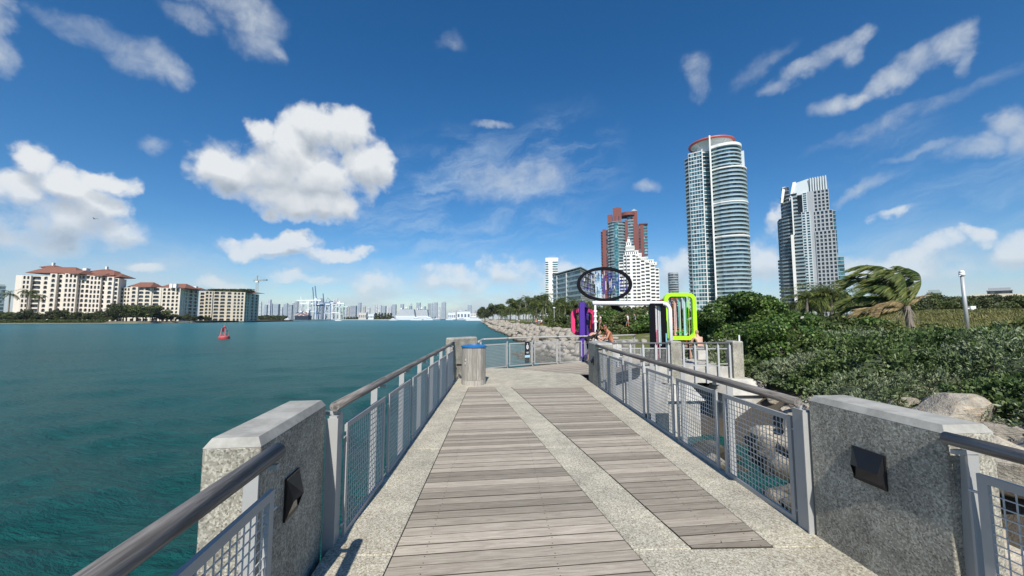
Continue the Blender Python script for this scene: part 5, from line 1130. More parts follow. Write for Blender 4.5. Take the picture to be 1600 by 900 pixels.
# ================================================================== ISLAND ACROSS THE CHANNEL
ISL = [(-140, 312), (0, 322), (90, 332), (180, 348), (215, 356), (300, 415), (440, 800)]
isl = [(ux(p, d), d) for p, d in ISL]
vs = []
for x, y in isl: vs.append((x + 5, y - 6, WL - 2))
for x, y in isl: vs.append((x, y, WL + .6))
for x, y in isl: vs.append((x - 2, y + 4, WL + 1.9))
for x, y in isl: vs.append((x - 60, y + 420, WL + 2.2))
n = len(isl); fs = [(r * n + i, r * n + i + 1, (r + 1) * n + i + 1, (r + 1) * n + i) for r in range(3) for i in range(n - 1)]
tag(MB().add(vs, fs).build('island_ground', plain('island_soil', (.16, .15, .10), .95, 0, .4, .05)), 'low green island shore across the channel', None, None, 'structure')
def on_line(px, pts):
    for (a, da), (b, db) in zip(pts[:-1], pts[1:]):
        if a <= px <= b: t = (px - a) / (b - a); return da + (db - da) * t
    return pts[-1][1]
OLD = [(18, 372), (181, 378), (182, 396), (279, 406), (310, 500), (381, 508)]
REF = [(18, 372), (181, 398), (182, 404), (279, 424), (310, 488), (381, 512)]
def island_building(label, segs, ztop, nf, wm, roofs, dep=16, arch=True, extra=None):
    """segs: (px0, d0, px1, d1, bays)"""
    p0 = (ux(segs[0][0], segs[0][1]), segs[0][1]); o = empty('island_apartment_block', label, 'apartment building', 'apartment blocks on the island', (p0[0], p0[1], 0)); rel = lambda px, d: (ux(px, d) - p0[0], d - p0[1])
    for a, da, b, db, bays, *h in segs:
        side = abs(db - da) > 12
        if not side: ref = on_line(a, REF); da, db = ref + (da - on_line(a, OLD)) * .35, on_line(b, REF) + (db - on_line(b, OLD)) * .35
        bays = [(w_ * .45 if k_ == 's' else w_, k_) for w_, k_ in bays]
        lattice(o, rel(a, da), rel(b, db), -1.2, ztop + (h[0] if h else 0), nf, bays, wm if len(h) < 2 else h[1], g_dark, 1.3, 1.6 if side else dep, arch, .30)
    for pa, pb, d, h, zo in roofs:
        d += on_line((pa + pb) / 2, REF) - on_line((pa + pb) / 2, OLD) + 1
        a, b = rel(pa, d), rel(pb, d); hip_roof(o, [(a[0], a[1] - .5), (b[0], b[1] - .5), (b[0], b[1] + dep), (a[0], a[1] + dep)], ztop + zo, h, 1.3)
    return o, rel
W3 = [(1, 'w'), (1, 'w'), (1, 'w')]
ob, rel = island_building('large white block with red roofs, leftmost on the island', [(18, 372, 27, 372, [(1, 's')]), (27, 371, 42, 373, [(.6, 's')] + [(1, 'w')] * 2 + [(.5, 's')]), (42, 378, 61, 380, [(.15, 's'), (2, 'o'), (.3, 's')]), (61, 374, 72, 375, [(1, 'w'), (.4, 's')]),
     (72, 370, 83, 371, [(.5, 's'), (1, 'o'), (.6, 's')], 2.5), (83, 376, 95, 377, [(.3, 's'), (1, 'w'), (.5, 's')], 2.5), (95, 372, 115, 373, [(.1, 's')] + W3 + [(.2, 's')], 3), (115, 380, 135, 381, [(1, 'w'), (1, 'o'), (.3, 's'), (1, 'o')], 2.5), (135, 374, 153, 375, [(.15, 's')] + W3 + [(.15, 's')], 1.5),
     (153, 380, 162, 380, [(1, 'w'), (.4, 's')], 1), (162, 377, 173, 377, [(.4, 's'), (1, 'o'), (.6, 's')], 1), (173, 380, 181, 381, [(.4, 's'), (1, 'o'), (.2, 's')], 0)], uz(100, 430, 372), 10, w_isl,
     [(36, 112, 382, 6.5, 4.5), (92, 118, 374, 4.2, 3.1), (112, 172, 384, 5.5, 3.4), (132, 155, 376, 3.6, 1.7), (150, 181, 380, 3.5, 1.6)])
for px, t in ((66, 414), (152, 420)):
    a, b = rel(px - 10, 408), rel(px + 11, 408); zt = uz(px, t + 3, 408); MB().box(a[0], b[0], a[1], a[1] + 11, zt - 6, zt - .4).build('roof_tower', w_white, ob); hip_roof(ob, [(a[0], a[1]), (b[0], b[1]), (b[0], b[1] + 11), (a[0], a[1] + 11)], zt, 2.6, 1.5, .9, name='tower_roof'); MB().box((a[0] + b[0]) / 2 - .8, (a[0] + b[0]) / 2 + .8, a[1] + 4, a[1] + 6, zt + 1, zt + 5).build('finial', w_white, ob)
for px in (90, 125): a = rel(px, 400); MB().box(a[0] - 1.8, a[0] + 1.8, a[1], a[1] + 4, uz(100, 430, 372), uz(px, 419, 400)).build('chimney', w_white, ob)
ob2, rel = island_building('cream block with red roofs and tall glazed bay, second on the island', [(182, 396, 190, 397, [(1, 'o')], -1), (190, 395, 200, 396, [(1, 'w'), (1, 'w')], -1), (200, 392, 212, 394, [(.6, 's'), (1, 'o'), (.8, 's')]), (212, 397, 234, 399, [(.2, 's'), (1, 'o'), (.12, 's'), (1, 'o'), (.5, 's')]), (234, 401, 249, 403, [(.3, 's'), (1.4, 'o'), (.5, 's')]),
     (249, 404, 279, 408, [(.5, 's'), (1, 'w'), (1, 'w'), (1, 'w'), (1, 'w'), (.3, 's')]), (279, 424, 291, 446, [(1, 'w'), (1, 'w'), (1, 'w')]), (291, 446, 308, 464, [(.3, 's'), (1, 'o'), (1, 'o'), (.3, 's')])], uz(240, 447.5, 402), 9, w_cream,
     [(198, 232, 398, 5.5, .2), (228, 285, 408, 2.6, .2), (246, 286, 410, 5.0, .8), (282, 306, 440, 2.5, .2)])
for px in (213, 236, 262, 268, 287, 300): a = rel(px, 418 if px < 280 else 450); MB().box(a[0] - 1.6, a[0] + 1.6, a[1] + 1, a[1] + 4, uz(240, 447.5, 402), uz(240, 441, 402)).build('chimney', w_white, ob2)
ob3, rel = island_building('tan block with planted flat roof, rightmost on the island', [(310, 500, 318, 501, [(1, 'o')], -1.5), (318, 498, 330, 500, [(.3, 's'), (1, 'o'), (.2, 's'), (1, 'w'), (.3, 's')]), (330, 503, 352, 506, [(.4, 's'), (1, 'o'), (.12, 's'), (1, 'o'), (.3, 's')]), (352, 505, 362, 506, [(.2, 's'), (1, 'o'), (.5, 's')]), (362, 506, 381, 509, [(.2, 's'), (1, 'w'), (1, 'w'), (1, 'w'), (.4, 's')]),
     (381, 512, 389, 534, [(.2, 's'), (1, 'w'), (1, 'w'), (.4, 's')]), (389, 534, 403, 562, [(.3, 's'), (1, 'w'), (1, 'w'), (.3, 's')])], uz(340, 456, 505), 9, w_tan, [(322, 398, 520, 1.6, .2)])
a, b = rel(320, 512), rel(388, 514)
rp = leaves(np.stack([rng.uniform(a[0], b[0], 2600), rng.uniform(a[1], b[1] + 12, 2600), uz(340, 456, 505) + rng.uniform(.8, 4.5, 2600)], 1), .9, None, .6); ro = npobj('roof_planting', rp[0], rp[1], dark_leaf, ob3); ro['kind'] = 'stuff'
simple_tower('blue_grey_block', 'blue grey block cut by the left edge of the photo', -30, 4, 446, 420, 3.6, g_grey, w_green, .3, .8, 14, group='apartment blocks on the island')
# island greenery
for i in range(34):
    px = -6 + i * 7.6 + random.uniform(-2, 2); d = on_line(px, ISL) + 7 + random.uniform(0, 7); big = (178 < px < 245); H = (16 if big else random.choice([6.5, 8, 10])) * random.uniform(.85, 1.15)
    put_tree('island_tree', dk[i % 5], ux(px, d), d, WL + 1, (H * .62, H * .5, H / 1.95), ordinal(i) + ' round tree from the left along the island shore', 'tree', 'trees on the island shore')
for i in range(18):
    px = 250 + i * 10.5; d = on_line(px, ISL) + 10; H = random.uniform(6, 9); put_tree('island_tree', dk[i % 3], ux(px, d), d, WL + 1, (H * .6, H * .5, H / 1.95), ordinal(i) + ' low tree at the foot of the tan and cream island blocks', 'tree', 'low trees before the island blocks')
Cg = np.array([(ux(p, on_line(p, ISL) + .5) + rng.normal() * .8, on_line(p, ISL) + rng.uniform(0, 5), WL + .8 + rng.uniform(0, 2.6)) for p in rng.uniform(-60, 160, 9000)]); V, Fq = leaves(Cg, .42)
tag(npobj('shore_scrub', V, Fq, olive_leaf), 'low olive mangrove scrub on the island edge', 'scrub', None, 'stuff')
mb = MB(); pp = [(ux(p, on_line(p, ISL) - 1.5), on_line(p, ISL) - 1.5) for p in range(235, 441, 15)]
vs = [(*p, WL - .5) for p in pp] + [(*p, WL + 1.1) for p in pp] + [(p[0] - 1, p[1] + 3, WL + 1.1) for p in pp]; k = len(pp)
mb.add(vs, [(i, i + 1, i + 1 + k, i + k) for i in range(k - 1)] + [(i + k, i + 1 + k, i + 1 + 2 * k, i + 2 * k) for i in range(k - 1)]); tag(mb.build('seawall', plat_conc), 'pale seawall along the right part of the island', 'seawall')

# ================================================================== HARBOUR AND SKYLINE
land = MB().prism([(ux(395, 2300), 2300), (ux(620, 1750), 1750), (ux(700, 2300), 2300), (ux(770, 2100), 2100), (ux(800, 5200), 5200), (ux(380, 5200), 5200)], WL - 2, WL + 3)
tag(land.build('far_shore', plain('far_shore_soil', (.13, .14, .10), .9)), 'flat harbour land under the far skyline', None, None, 'structure')
fm = [plain('far_tower_white', (.66, .68, .69), .7), plain('far_tower_blue', (.20, .27, .33), .5), plain('far_tower_grey', (.38, .41, .44), .6), plain('far_tower_beige', (.52, .48, .42), .7)]
fw = plain('far_window_band', (.10, .14, .18), .4)
SKY = [(404, 407, 473, 0), (412, 416, 476, 1), (416.5, 421, 468, 0), (421.5, 424.5, 475, 1), (427, 434, 475, 1), (436, 440, 480, 0), (442, 448, 475, 1), (449, 455, 476, 2), (455, 458, 473, 0), (460, 464, 471, 2), (466, 470, 474, 0), (499, 503, 466, 2), (520, 526, 468, 0), (533, 536, 479, 3), (537, 541, 479, 0), (542, 545, 480, 3), (546, 555, 477.5, 2), (559, 563, 473, 1), (566, 570, 479, 3), (572, 577, 481, 0),
       (583, 585.5, 477, 0), (586.5, 589, 477, 0), (590.5, 594.5, 477, 0), (595.5, 602, 478, 1), (605, 611, 479, 0), (612, 618, 475.5, 1), (625, 630, 475, 1), (640, 643, 475, 0), (650, 656, 473, 1), (668, 672, 474, 2), (673.5, 676.5, 474, 1), (678, 683, 472.5, 1), (684.5, 688, 479, 0), (689.5, 696, 472.5, 1), (707, 711, 486, 0), (712, 716, 485, 3), (716, 722, 485.5, 0), (726, 729.5, 484, 2), (730.5, 736.5, 476.5, 1), (741, 744, 485, 2), (745, 748, 484, 0)]
tone = ['white', 'blue glass', 'grey', 'beige']
for i, (a, b, t, c) in enumerate(SKY):
    Y = 2700 + (i * 37 % 7) * 60; w_ = ux(b, Y) - ux(a, Y); X = ux((a + b) / 2, Y); h = uz((a + b) / 2, t, Y) + .8
    o = empty('skyline_tower', f'{ordinal(i)} tower from the left in the far skyline, {tone[c]}', 'tower', 'distant towers of the skyline', (X, Y, -.8))
    MB().box(-w_ / 2, w_ / 2, 0, w_ * .8, 0, h).build('wall', fm[c], o)
    nb = MB(); k = max(3, int(h / 9))
    for q in range(k): nb.box(-w_ / 2 * .86, w_ / 2 * .86, -.6, -.05, h * (q + .3) / k, h * (q + .72) / k)
    nb.build('window_rows', fw if c != 1 else fm[2], o)['kind'] = 'stuff'
    if i % 3 == 0: MB().box(-w_ * .25, w_ * .3, w_ * .2, w_ * .6, h, h + 8).build('roof', fm[2], o)
def far_tree_belt(px0, px1, Y, h, label):
    o_ = rng.uniform(px0, px1, 1500); C = np.stack([[ux(p, Y) for p in o_], Y + rng.uniform(0, 20, 1500), WL + 2 + h * rng.random(1500) ** .8 * (.6 + .4 * np.sin(o_ * 1.3))], 1); V, Fq = leaves(C, 2.6, None, .8)
    tag(npobj('harbour_trees', V, Fq, dark_leaf), label, 'trees', None, 'stuff')
far_tree_belt(584, 614, 1500, 26, 'dark tree clump on the point left of the cruise ship'); far_tree_belt(534, 584, 1900, 13, 'low dark trees behind the pale breakwater'); far_tree_belt(400, 442, 900, 10, 'dark trees at the tip of the island')
MB_ = MB().prism([(ux(520, 1700), 1700), (ux(592, 1450), 1450), (ux(618, 1480), 1480), (ux(618, 1600), 1600), (ux(520, 1900), 1900)], WL - 2, WL + 2.6); tag(MB_.build('breakwater', plain('pale_breakwater', (.55, .50, .42), .9)), 'pale spit before the harbour', None, None, 'structure')
def gantry(px, Y, h, label, boom_up, col, w_=34):
    X = ux(px, Y); o = empty('gantry_crane', label, 'crane', 'container cranes in the harbour', (X, Y, WL + 2)); c = plain('crane_' + col, {'white': (.72, .73, .74), 'blue': (.10, .17, .28), 'green': (.42, .55, .50)}[col], .6) if 'crane_' + col not in MATS else MATS['crane_' + col]
    for sx in (-1, 1):
        for sy in (0, 1): MB().tube([(sx * w_ * .45, sy * 24, 0), (sx * w_ * .33, sy * 20, h)], 1.9, 4).build('leg', c, o)
    MB().box(-w_ * .42, w_ * .42, -1, 1.5, h * .42, h * .42 + 3).build('portal_beam', c, o); MB().box(-w_ * .6, w_ * .9, 6, 12, h, h + 5).build('girder', c, o)
    MB().tube([(-w_ * .35, 0, h * .42), (w_ * .35, 0, h)], 1.1, 4).build('brace', c, o); MB().box(w_ * .1, w_ * .45, 5, 14, h + 5, h + 11).build('machine_house', c, o)
    MB().tube([(-w_ * .35, 8, h), (-w_ * .1, 8, h + 26), (w_ * .5, 8, h + 4)], 1.2, 4).build('apex_frame', c, o)
    if boom_up: MB().tube([(-w_ * .5, 8, h), (-w_ * .5 - boom_up * .13, 8, h + boom_up)], 2.4, 4).build('boom', c, o)
    else: MB().box(-w_ * 1.9, -w_ * .6, 7, 11, h, h + 4).build('boom', c, o)
for i, (px, pt, bu, col) in enumerate([(475, 475, 12, 'white'), (487, 470, 0, 'white'), (496, 478, 30, 'blue'), (500, 478, 32, 'blue'), (511, 474, 16, 'blue'), (513, 476, 0, 'white'), (524, 475, 0, 'white'), (530, 480, 0, 'green')]):
    Y = 1800; gantry(px, Y, uz(px, pt, Y) - WL - 2, ordinal(i) + ' harbour crane from the left, ' + ('dark blue with raised boom' if col == 'blue' else col + (' with raised boom' if bu else ' with level boom')), bu * 2.9 if bu else 0, col, 40)
def hull(L, W_, H, bow=.25, taper=.85):
    q = [(-L / 2, -W_ / 2), (L / 2 * (1 - bow), -W_ / 2), (L / 2, 0), (L / 2 * (1 - bow), W_ / 2), (-L / 2, W_ / 2)]
    vs = [(x * .96 - L * .01, y * taper, -.6) for x, y in q] + [(x, y, H) for x, y in q]; n = 5
    return MB().add(vs, [(i, (i + 1) % n, (i + 1) % n + n, i + n) for i in range(n)] + [tuple(range(n, 2 * n)), tuple(range(n - 1, -1, -1))])
cont_cols = [plain('container_' + k, c, .6) for k, c in dict(red=(.35, .08, .05), orange=(.42, .18, .07), white=(.6, .6, .58), blue=(.06, .14, .28), brown=(.2, .1, .07)).items()]
def container_ship():
    Y = 1550; o = empty('container_ship', 'dark hulled container ship stacked with red and white boxes', 'ship', None, (ux(475, Y), Y, WL), 0); hull(58, 32, 17, .2).build('hull', plain('navy_hull', (.02, .028, .05), .5), o)
    me = [MB().box(-2.6, 2.6, -6, 6, 0, 2.7).mesh('container', c) for c in cont_cols]
    for ix in range(9):
        for iz in range(4 if ix % 3 else 5): link('container', me[(ix * 3 + iz * 2 + ix // 2) % 5], o, (-23 + ix * 5.4, -8, 17 + iz * 2.75))
    MB().box(8, 18, -2, 12, 17, 38).box(6, 20, -3, 12, 38, 41).build('bridge', fm[0], o); MB().box(-20, -12, 4, 12, 17, 36).build('deckhouse', fm[0], o)
container_ship()
def cruise_ship(px, Y, L, label, k=1.0):
    o = empty('cruise_ship', label, 'ship', 'cruise ships in the harbour', (ux(px, Y), Y, WL), PI); hull(L, 36, 16, .25).build('hull', fm[0], o)
    for i in range(7):
        a, b = -L * .47 + i * .6, L * .40 - i * 1.6 * (1 + k); MB().box(a, b, -16, 16, 16.02 + i * 4.2, 16 + i * 4.2 + 2.3).build('deck', fm[0], o); MB().box(a + 1, b - 1, -15, 15, 16 + i * 4.2 + 2.3, 16 + i * 4.2 + 4.2).build('window_row', fw, o)
    MB().box(-L * .3, -L * .18, -6, 6, 45, 60).build('funnel', fm[1], o); MB().box(L * .12, L * .2, -9, 9, 45, 51).build('bridge', fm[0], o); MB().tube([(L * .05, 0, 45), (L * .05, 0, 63)], 1.2, 5).ball((L * -.05, 0, 50), 5).build('mast', fm[0], o)
cruise_ship(633, 1650, 92, 'white cruise ship with stepped decks left of centre'); cruise_ship(657, 1720, 76, 'second white cruise ship moored to the right of the stepped one', .6)
def yacht(px, Y, L, label, col=0, hc=None):
    o = empty('boat', label, 'boat', 'boats on the channel', (ux(px, Y), Y, WL), 0); hull(L, L * .25, L * .11).build('hull', hc or fm[0], o); MB().box(-L * .3, L * .18, -L * .09, L * .09, L * .11, L * .2).build('cabin', fm[0], o); MB().box(-L * .28, L * .16, -L * .092, -L * .088, L * .135, L * .175).build('window', fw, o); MB().box(-L * .2, L * .06, -L * .07, L * .07, L * .2, L * .26).build('flybridge', fm[0], o); MB().tube([(-L * .05, 0, L * .26), (-L * .08, 0, L * .42)], L * .008, 4).build('mast', fm[0], o)
yacht(652, 1250, 42, 'white motor yacht crossing before the cruise ships'); yacht(615, 1180, 26, 'small white boat left of the crossing yacht'); yacht(529, 900, 15, 'tiny white boat before the harbour cranes'); yacht(450, 760, 20, 'dark hulled boat off the tip of the island', 0, fm[1]); yacht(672, 1400, 46, 'white ferry to the right of the cruise ships'); yacht(683, 1350, 30, 'dark hulled vessel beside the white ferry', 0, fm[1]); yacht(742, 950, 44, 'long white boat by the far end of the rock revetment'); yacht(722, 1500, 40, 'grey hulled boat among the marina buildings', 0, fm[2]); yacht(703, 1600, 34, 'white boat off the marina at right')
for i, (a, b, t) in enumerate([(700, 712, 489), (714, 735, 487), (735, 752, 490), (560, 572, 489), (575, 584, 491)]):
    Y = 1800; w_ = ux(b, Y) - ux(a, Y); o = empty('harbour_shed', ['white marina shed right of the ferry', 'long pale terminal roof near the tree point', 'low pink shed at the right end of the harbour', 'pink house on the pale spit', 'small white house on the pale spit'][i], 'building', None, (ux((a + b) / 2, Y), Y, WL + 2)); h = uz(a, t, Y) - WL - 2
    MB().box(-w_ / 2, w_ / 2, 0, 20, 0, h).build('wall', [fm[0], fm[0], fm[3], fm[3], fm[0]][i], o); MB().box(-w_ / 2 - 1, w_ / 2 + 1, -1, 21, h, h + 1.5).build('roof', fm[0], o)
    for q in range(4): MB().box(-w_ / 2 + w_ * (q + .2) / 4, -w_ / 2 + w_ * (q + .75) / 4, -.4, -.02, h * .3, h * .7).build('window', fw, o)
def tower_crane():
    Y = 640; X = ux(399, Y); c = plain('crane_ochre', (.42, .27, .12), .7); o = empty('tower_crane', 'ochre tower crane with short counter jib behind the tan block', 'crane', None, (X, Y, 0)); z = lambda p: uz(399, p, Y); xx = lambda p: ux(p, Y) - X
    def truss(a, b, w_, n, nm):
        a = np.array(a, float); b = np.array(b, float); d = (b - a) / np.linalg.norm(b - a); s = np.cross(d, (0, 1, 0)); mb = MB()
        for e in (-w_ / 2, w_ / 2):
            for f in (-w_ / 2, w_ / 2): mb.tube([a + s * e + np.array([0, f, 0]), b + s * e + np.array([0, f, 0])], .16, 4)
        for k in range(n): q0, q1 = a + (b - a) * k / n, a + (b - a) * (k + 1) / n; g = 1 if k % 2 else -1; mb.tube([q0 + s * g * w_ / 2 - np.array([0, w_ / 2, 0]), q1 - s * g * w_ / 2 - np.array([0, w_ / 2, 0])], .12, 4)
        mb.build(nm, c, o)
    truss((0, 0, 0), (0, 0, z(439)), 2.6, 22, 'mast'); truss((xx(392.5), 0, z(438.5)), (xx(413), 0, z(437.5)), 1.6, 14, 'jib')
    MB().tube([(0, 0, z(439)), (0, 0, z(430.5))], .9, 4).tube([(0, 0, z(431)), (xx(413), 0, z(437))], .12, 4).tube([(0, 0, z(431)), (xx(393), 0, z(438))], .12, 4).build('apex', c, o)
    MB().box(xx(409), xx(414), -1.5, 1.5, z(438.5), z(436.4)).build('counterweight', fm[1], o); MB().box(-2, 2, -2, 1, z(441.5), z(439)).build('cab', fm[0], o)
tower_crane()
def buoy():
    Y = at_z(352, 529.5, WL)[1]; X = ux(352, Y); K = Y / FPX; o = empty('channel_buoy', 'red channel marker buoy with lattice tower floating on the water', 'buoy', None, (X, Y, WL)); rd = plain('buoy_red', (.42, .035, .04), .5); dk_ = plain('buoy_dark', (.08, .02, .03), .5); pk = plain('buoy_faded', (.55, .22, .22), .6)
    R = 7.2 * K; MB().tube([(0, 0, -.3), (0, 0, .35), (0, 0, .62)], [R, R, R * .82], 20).build('float', rd, o); MB().tube([(0, 0, .36), (0, 0, .5)], [R * 1.02, R * 1.02], 20).build('float_rim', pk, o)
    h = 19.5 * K
    for sx in (-1, 1):
        for sy in (-1, 1): MB().tube([(sx * R * .52, sy * R * .52, .6), (sx * R * .3, sy * R * .3, h * .86)], .07, 5).build('leg', pk, o)
    for q, w_ in ((.35, .46), (.58, .40), (.82, .33)): MB().box(-R * w_, R * w_, -R * w_, R * w_, h * q, h * q + .09).build('stage', rd, o)
    MB().box(-R * .04, R * .42, -R * .36, -R * .32, h * .5, h * .9).box(-R * .30, R * .02, -R * .40, -R * .36, h * .58, h * .85).build('day_board', dk_, o); MB().tube([(0, 0, h * .84), (0, 0, h * .94), (0, 0, h)], [R * .2, R * .2, R * .1], 8).build('lantern', rd, o)
buoy()
def bird():
    p = at_y(148, 342, 120); o = empty('gull', 'dark gull gliding below the large left cloud', 'bird', None, tuple(p)); g = plain('gull_grey', (.10, .10, .11), .8)
    MB().ball((0, 0, 0), (.30, .10, .09), 8, 6).ball((.33, 0, .04), (.09, .07, .07), 6, 5).tube([(.40, 0, .04), (.50, 0, .02)], [.03, .005], 5).tube([(-.25, 0, 0), (-.5, 0, .02)], [.06, .10], 5).build('body', g, o, smooth=True)
    for s in (1, -1): MB().add([(.12, s * .06, .03), (-.12, s * .06, .03), (.2, s * .55, .28), (-.06, s * .55, .27), (.0, s * 1.15, .14), (.03, s * .56, .31), (0, s * .06, .07)], [(0, 2, 3, 1), (2, 4, 3), (0, 6, 5, 2), (6, 1, 3, 5), (2, 5, 4), (5, 3, 4)]).build('wing', g, o)
bird()
# ================================================================== FRAME SCULPTURE ON THE PIER HEAD
def rrect(x0, x1, z0, z1, r, n=6):
    p = []
    for cx, cz, a in ((x1 - r, z1 - r, 0), (x0 + r, z1 - r, 90), (x0 + r, z0 + r, 180), (x1 - r, z0 + r, 270)):
        for k in range(n + 1): t = rad(a + 90 * k / n); p.append((cx + r * math.cos(t), cz + r * math.sin(t)))
    return p
def loop_tube(pts, w_, d, m=0):
    """closed rectangular-section tube along a loop in the local XZ plane"""
    P = np.array(pts); n = len(P); vs = []; fs = []
    for i in range(n):
        t = P[(i + 1) % n] - P[i - 1]; t /= np.linalg.norm(t); nn = np.array([-t[1], t[0]])
        for s, y in ((1, -d / 2), (1, d / 2), (-1, d / 2), (-1, -d / 2)): q = P[i] + nn * s * w_ / 2; vs.append((q[0], y, q[1]))
    for i in range(n):
        for k in range(4): fs.append((i * 4 + k, i * 4 + (k + 1) % 4, ((i + 1) % n) * 4 + (k + 1) % 4, ((i + 1) % n) * 4 + k))
    return MB().add(vs, fs, m)
def sculpture():
    Y = 16.0; X0 = ux(945, Y); root = empty('frame_sculpture', 'open sculpture of joined purple, white, black, pink and lime green frames', 'sculpture', None, (X0, Y, 0))
    u = lambda p, y=Y: ux(p, y) - X0; z = lambda p, y=Y, px=945: uz(px, p, y)
    c = {k: plain('enamel_' + k, v, .5, 0, .04, 3, .12 if k == 'black' else .4) for k, v in dict(purple=(.065, .022, .26), white=(.80, .80, .79), black=(.006, .006, .009), pink=(.80, .045, .17), lime=(.42, .85, .015), orange=(.65, .16, .04), red=(.5, .05, .04), cyan=(.25, .6, .68), green=(.05, .42, .04), yellow=(.75, .55, .05), blue=(.05, .07, .35)).items()}
    r = np.random.default_rng(12)
    def rod(par, a, b, col, th=.011):
        o = MB().tube([a, b], th, 4).build('rod', c[col], par)
    # purple portal: two posts joined at top and foot, running back from the viewer
    f = empty('purple_frame', loc=(0, 0, 0)); f.parent = root
    xa, xb, zt = u(909), u(929), z(475.5); yb = 1.5
    MB().box(xa - .10, xa + .10, -.12, .12, 0, zt + .08).build('post', c['purple'], f); MB().box(xb - .07, xb + .07, yb - .1, yb + .1, 0, zt + .06).build('post', c['purple'], f)
    MB().obox(((xa + xb) / 2, yb / 2), (xb - xa, yb), math.hypot(xb - xa, yb) / 2 - .1, .10, zt - .11, zt + .085).build('beam', c['purple'], f); MB().obox(((xa + xb) / 2, yb / 2), (xb - xa, yb), math.hypot(xb - xa, yb) / 2 - .1, .10, .0, .16).build('sill', c['purple'], f)
    for k in range(12):
        t = (k + 1) / 13; x, y = xa + (xb - xa) * t, yb * t; rod(f, (x, y, .16), (x, y, zt - .1), ['black', 'black', 'purple', 'white', 'black', 'blue'][k % 6], .022)
    for k in range(9): t = (k + 1) / 13; x, y = xa + .02 + (xb - xa) * t + .1, yb * t + .35; rod(f, (x, y, .2 + .1 * k), (x, y, zt - .1), ['black', 'black', 'purple'][k % 3], .032)
    # white portal
    f = empty('white_frame', loc=(0, .25, 0)); f.parent = root
    xl, xr, zt = u(930, 16.25), u(1050, 16.25), z(471, 16.25, 990); w_ = .15; rr = .32
    pts = [(xl, zt - w_ / 2)] ; mb = MB()
    path = [np.array([xl - .1, 0, zt - .08])] + [np.array([xr - .08 - rr + rr * math.sin(rad(a)), 0, zt - .08 - rr + rr * math.cos(rad(a))]) for a in (0, 15, 30, 45, 60, 75, 90)] + [np.array([xr - .08, 0, 0])]
    mb.tube(path, .092, 8).build('frame_tube', c['white'], f, smooth=True); MB().box(xl - .04, xl + .04, -.05, .05, 0, zt - .14).build('post', c['white'], f)
    for k in range(3): MB().box(xl - .07, xl + .07, -.07, -.03, zt - .45 - k * .22, zt - .38 - k * .22).build('fitting', c['white'], f)
    # black door-like frame with rods
    f = empty('black_frame', loc=(0, .15, 0)); f.parent = root
    x0, x1, zt2 = u(1016, 16.15), u(1043, 16.15), z(474, 16.15, 1030)
    MB().box(x0, x0 + .17, -.14, .12, 0, zt2).build('post', c['black'], f); MB().box(x1 - .21, x1, .1, .4, 0, zt2).build('post', c['black'], f); MB().box(x0 + .17, x1 - .21, -.1, .35, zt2 - .10, zt2).build('beam', c['black'], f); MB().box(x0 + .17, x1 - .21, -.1, .35, .0, .1).build('sill', c['black'], f)
    MB().add([(x0 + .17, .33, .1), (x1 - .24, .33, .1), (x1 - .24, .33, zt2 - .12), (x0 + .28, .33, 1.1), (x0 + .17, .36, .1), (x1 - .24, .36, .1), (x1 - .24, .36, zt2 - .12), (x0 + .28, .36, 1.1)], [(0, 3, 2, 1), (4, 5, 6, 7), (0, 1, 5, 4), (1, 2, 6, 5), (2, 3, 7, 6), (3, 0, 4, 7)]).build('panel', c['black'], f)
    for k in range(9): x = x0 + .2 + k * .038; rod(f, (x, .0 + .02 * k, .1 if k in (2, 6) else .85 - .03 * k), (x, .02 * k, zt2 - .08), ['black', 'white', 'white', 'white', 'black', 'white', 'white', 'cyan', 'white'][k], .012)
    rod(f, (x0 + .23, -.11, .1), (x0 + .23, -.11, 1.3), 'pink', .022); rod(f, (x0 + .62, -.11, .1), (x0 + .62, -.11, 1.15), 'cyan', .026); MB().box(x0 - .05, x0 + .10, -.2, -.14, .6, .9).build('clamp', c['black'], f)
    # lime green rounded frame with a nest of thinner frames running back
    f = empty('lime_frame', loc=(0, .9, 0)); f.parent = root; yy = 16.9
    gx0, gx1, gz0, gz1 = u(1040.5, yy), u(1084.5, yy), z(528, yy, 1062), z(460.5, yy, 1062)
    loop_tube(rrect(gx0, gx1, gz0, gz1, .26), .165, .18).build('frame_tube', c['lime'], f)
    for k, col in enumerate(['green', 'yellow', 'black', 'orange', 'red', 'black', 'orange']):
        s = .10 + k * .055; loop_tube(rrect(gx0 + .05, gx1 - s - .16, gz0 + s + .15, gz1 - s * .4 - .05, .06, 2), .022, .05).build('inner_frame', c[col], f, loc=(0, .15 + k * .12, 0))
    for k in range(17): x = gx0 + .16 + k * (gx1 - gx0 - .3) / 17; rod(f, (x, .06 + .05 * (k % 4), gz0 + .1), (x, .06 + .05 * (k % 4), gz1 - .1), ['white', 'black', 'white', 'blue', 'red', 'white', 'orange', 'white', 'cyan', 'green', 'white', 'black', 'cyan', 'white', 'cyan', 'white', 'lime'][k], .013 if k % 3 else .02)
    for sx, sz in ((gx1 - .3, gz0 + .2), (gx0 + .3, gz0)): MB().tube([(sx, 0, sz - .05), (sx - .1, -.2, 0)], .04, 6).build('leg', c['black'], f)
    # pink rounded frame
    f = empty('pink_frame', loc=(0, 1.6, 0)); f.parent = root; yy = 17.6
    px0, px1, pz0, pz1 = u(895, yy), u(927, yy), z(521, yy, 910), z(485, yy, 910)
    loop_tube(rrect(px0, px1, pz0, pz1, .24), .17, .18).build('frame_tube', c['pink'], f)
    for k in range(8): x = px0 + .15 + k * .09; rod(f, (x, .05, pz0 + .1), (x, .05, pz1 - .1), ['black', 'red', 'black', 'white', 'black', 'pink', 'black', 'black'][k], .014)
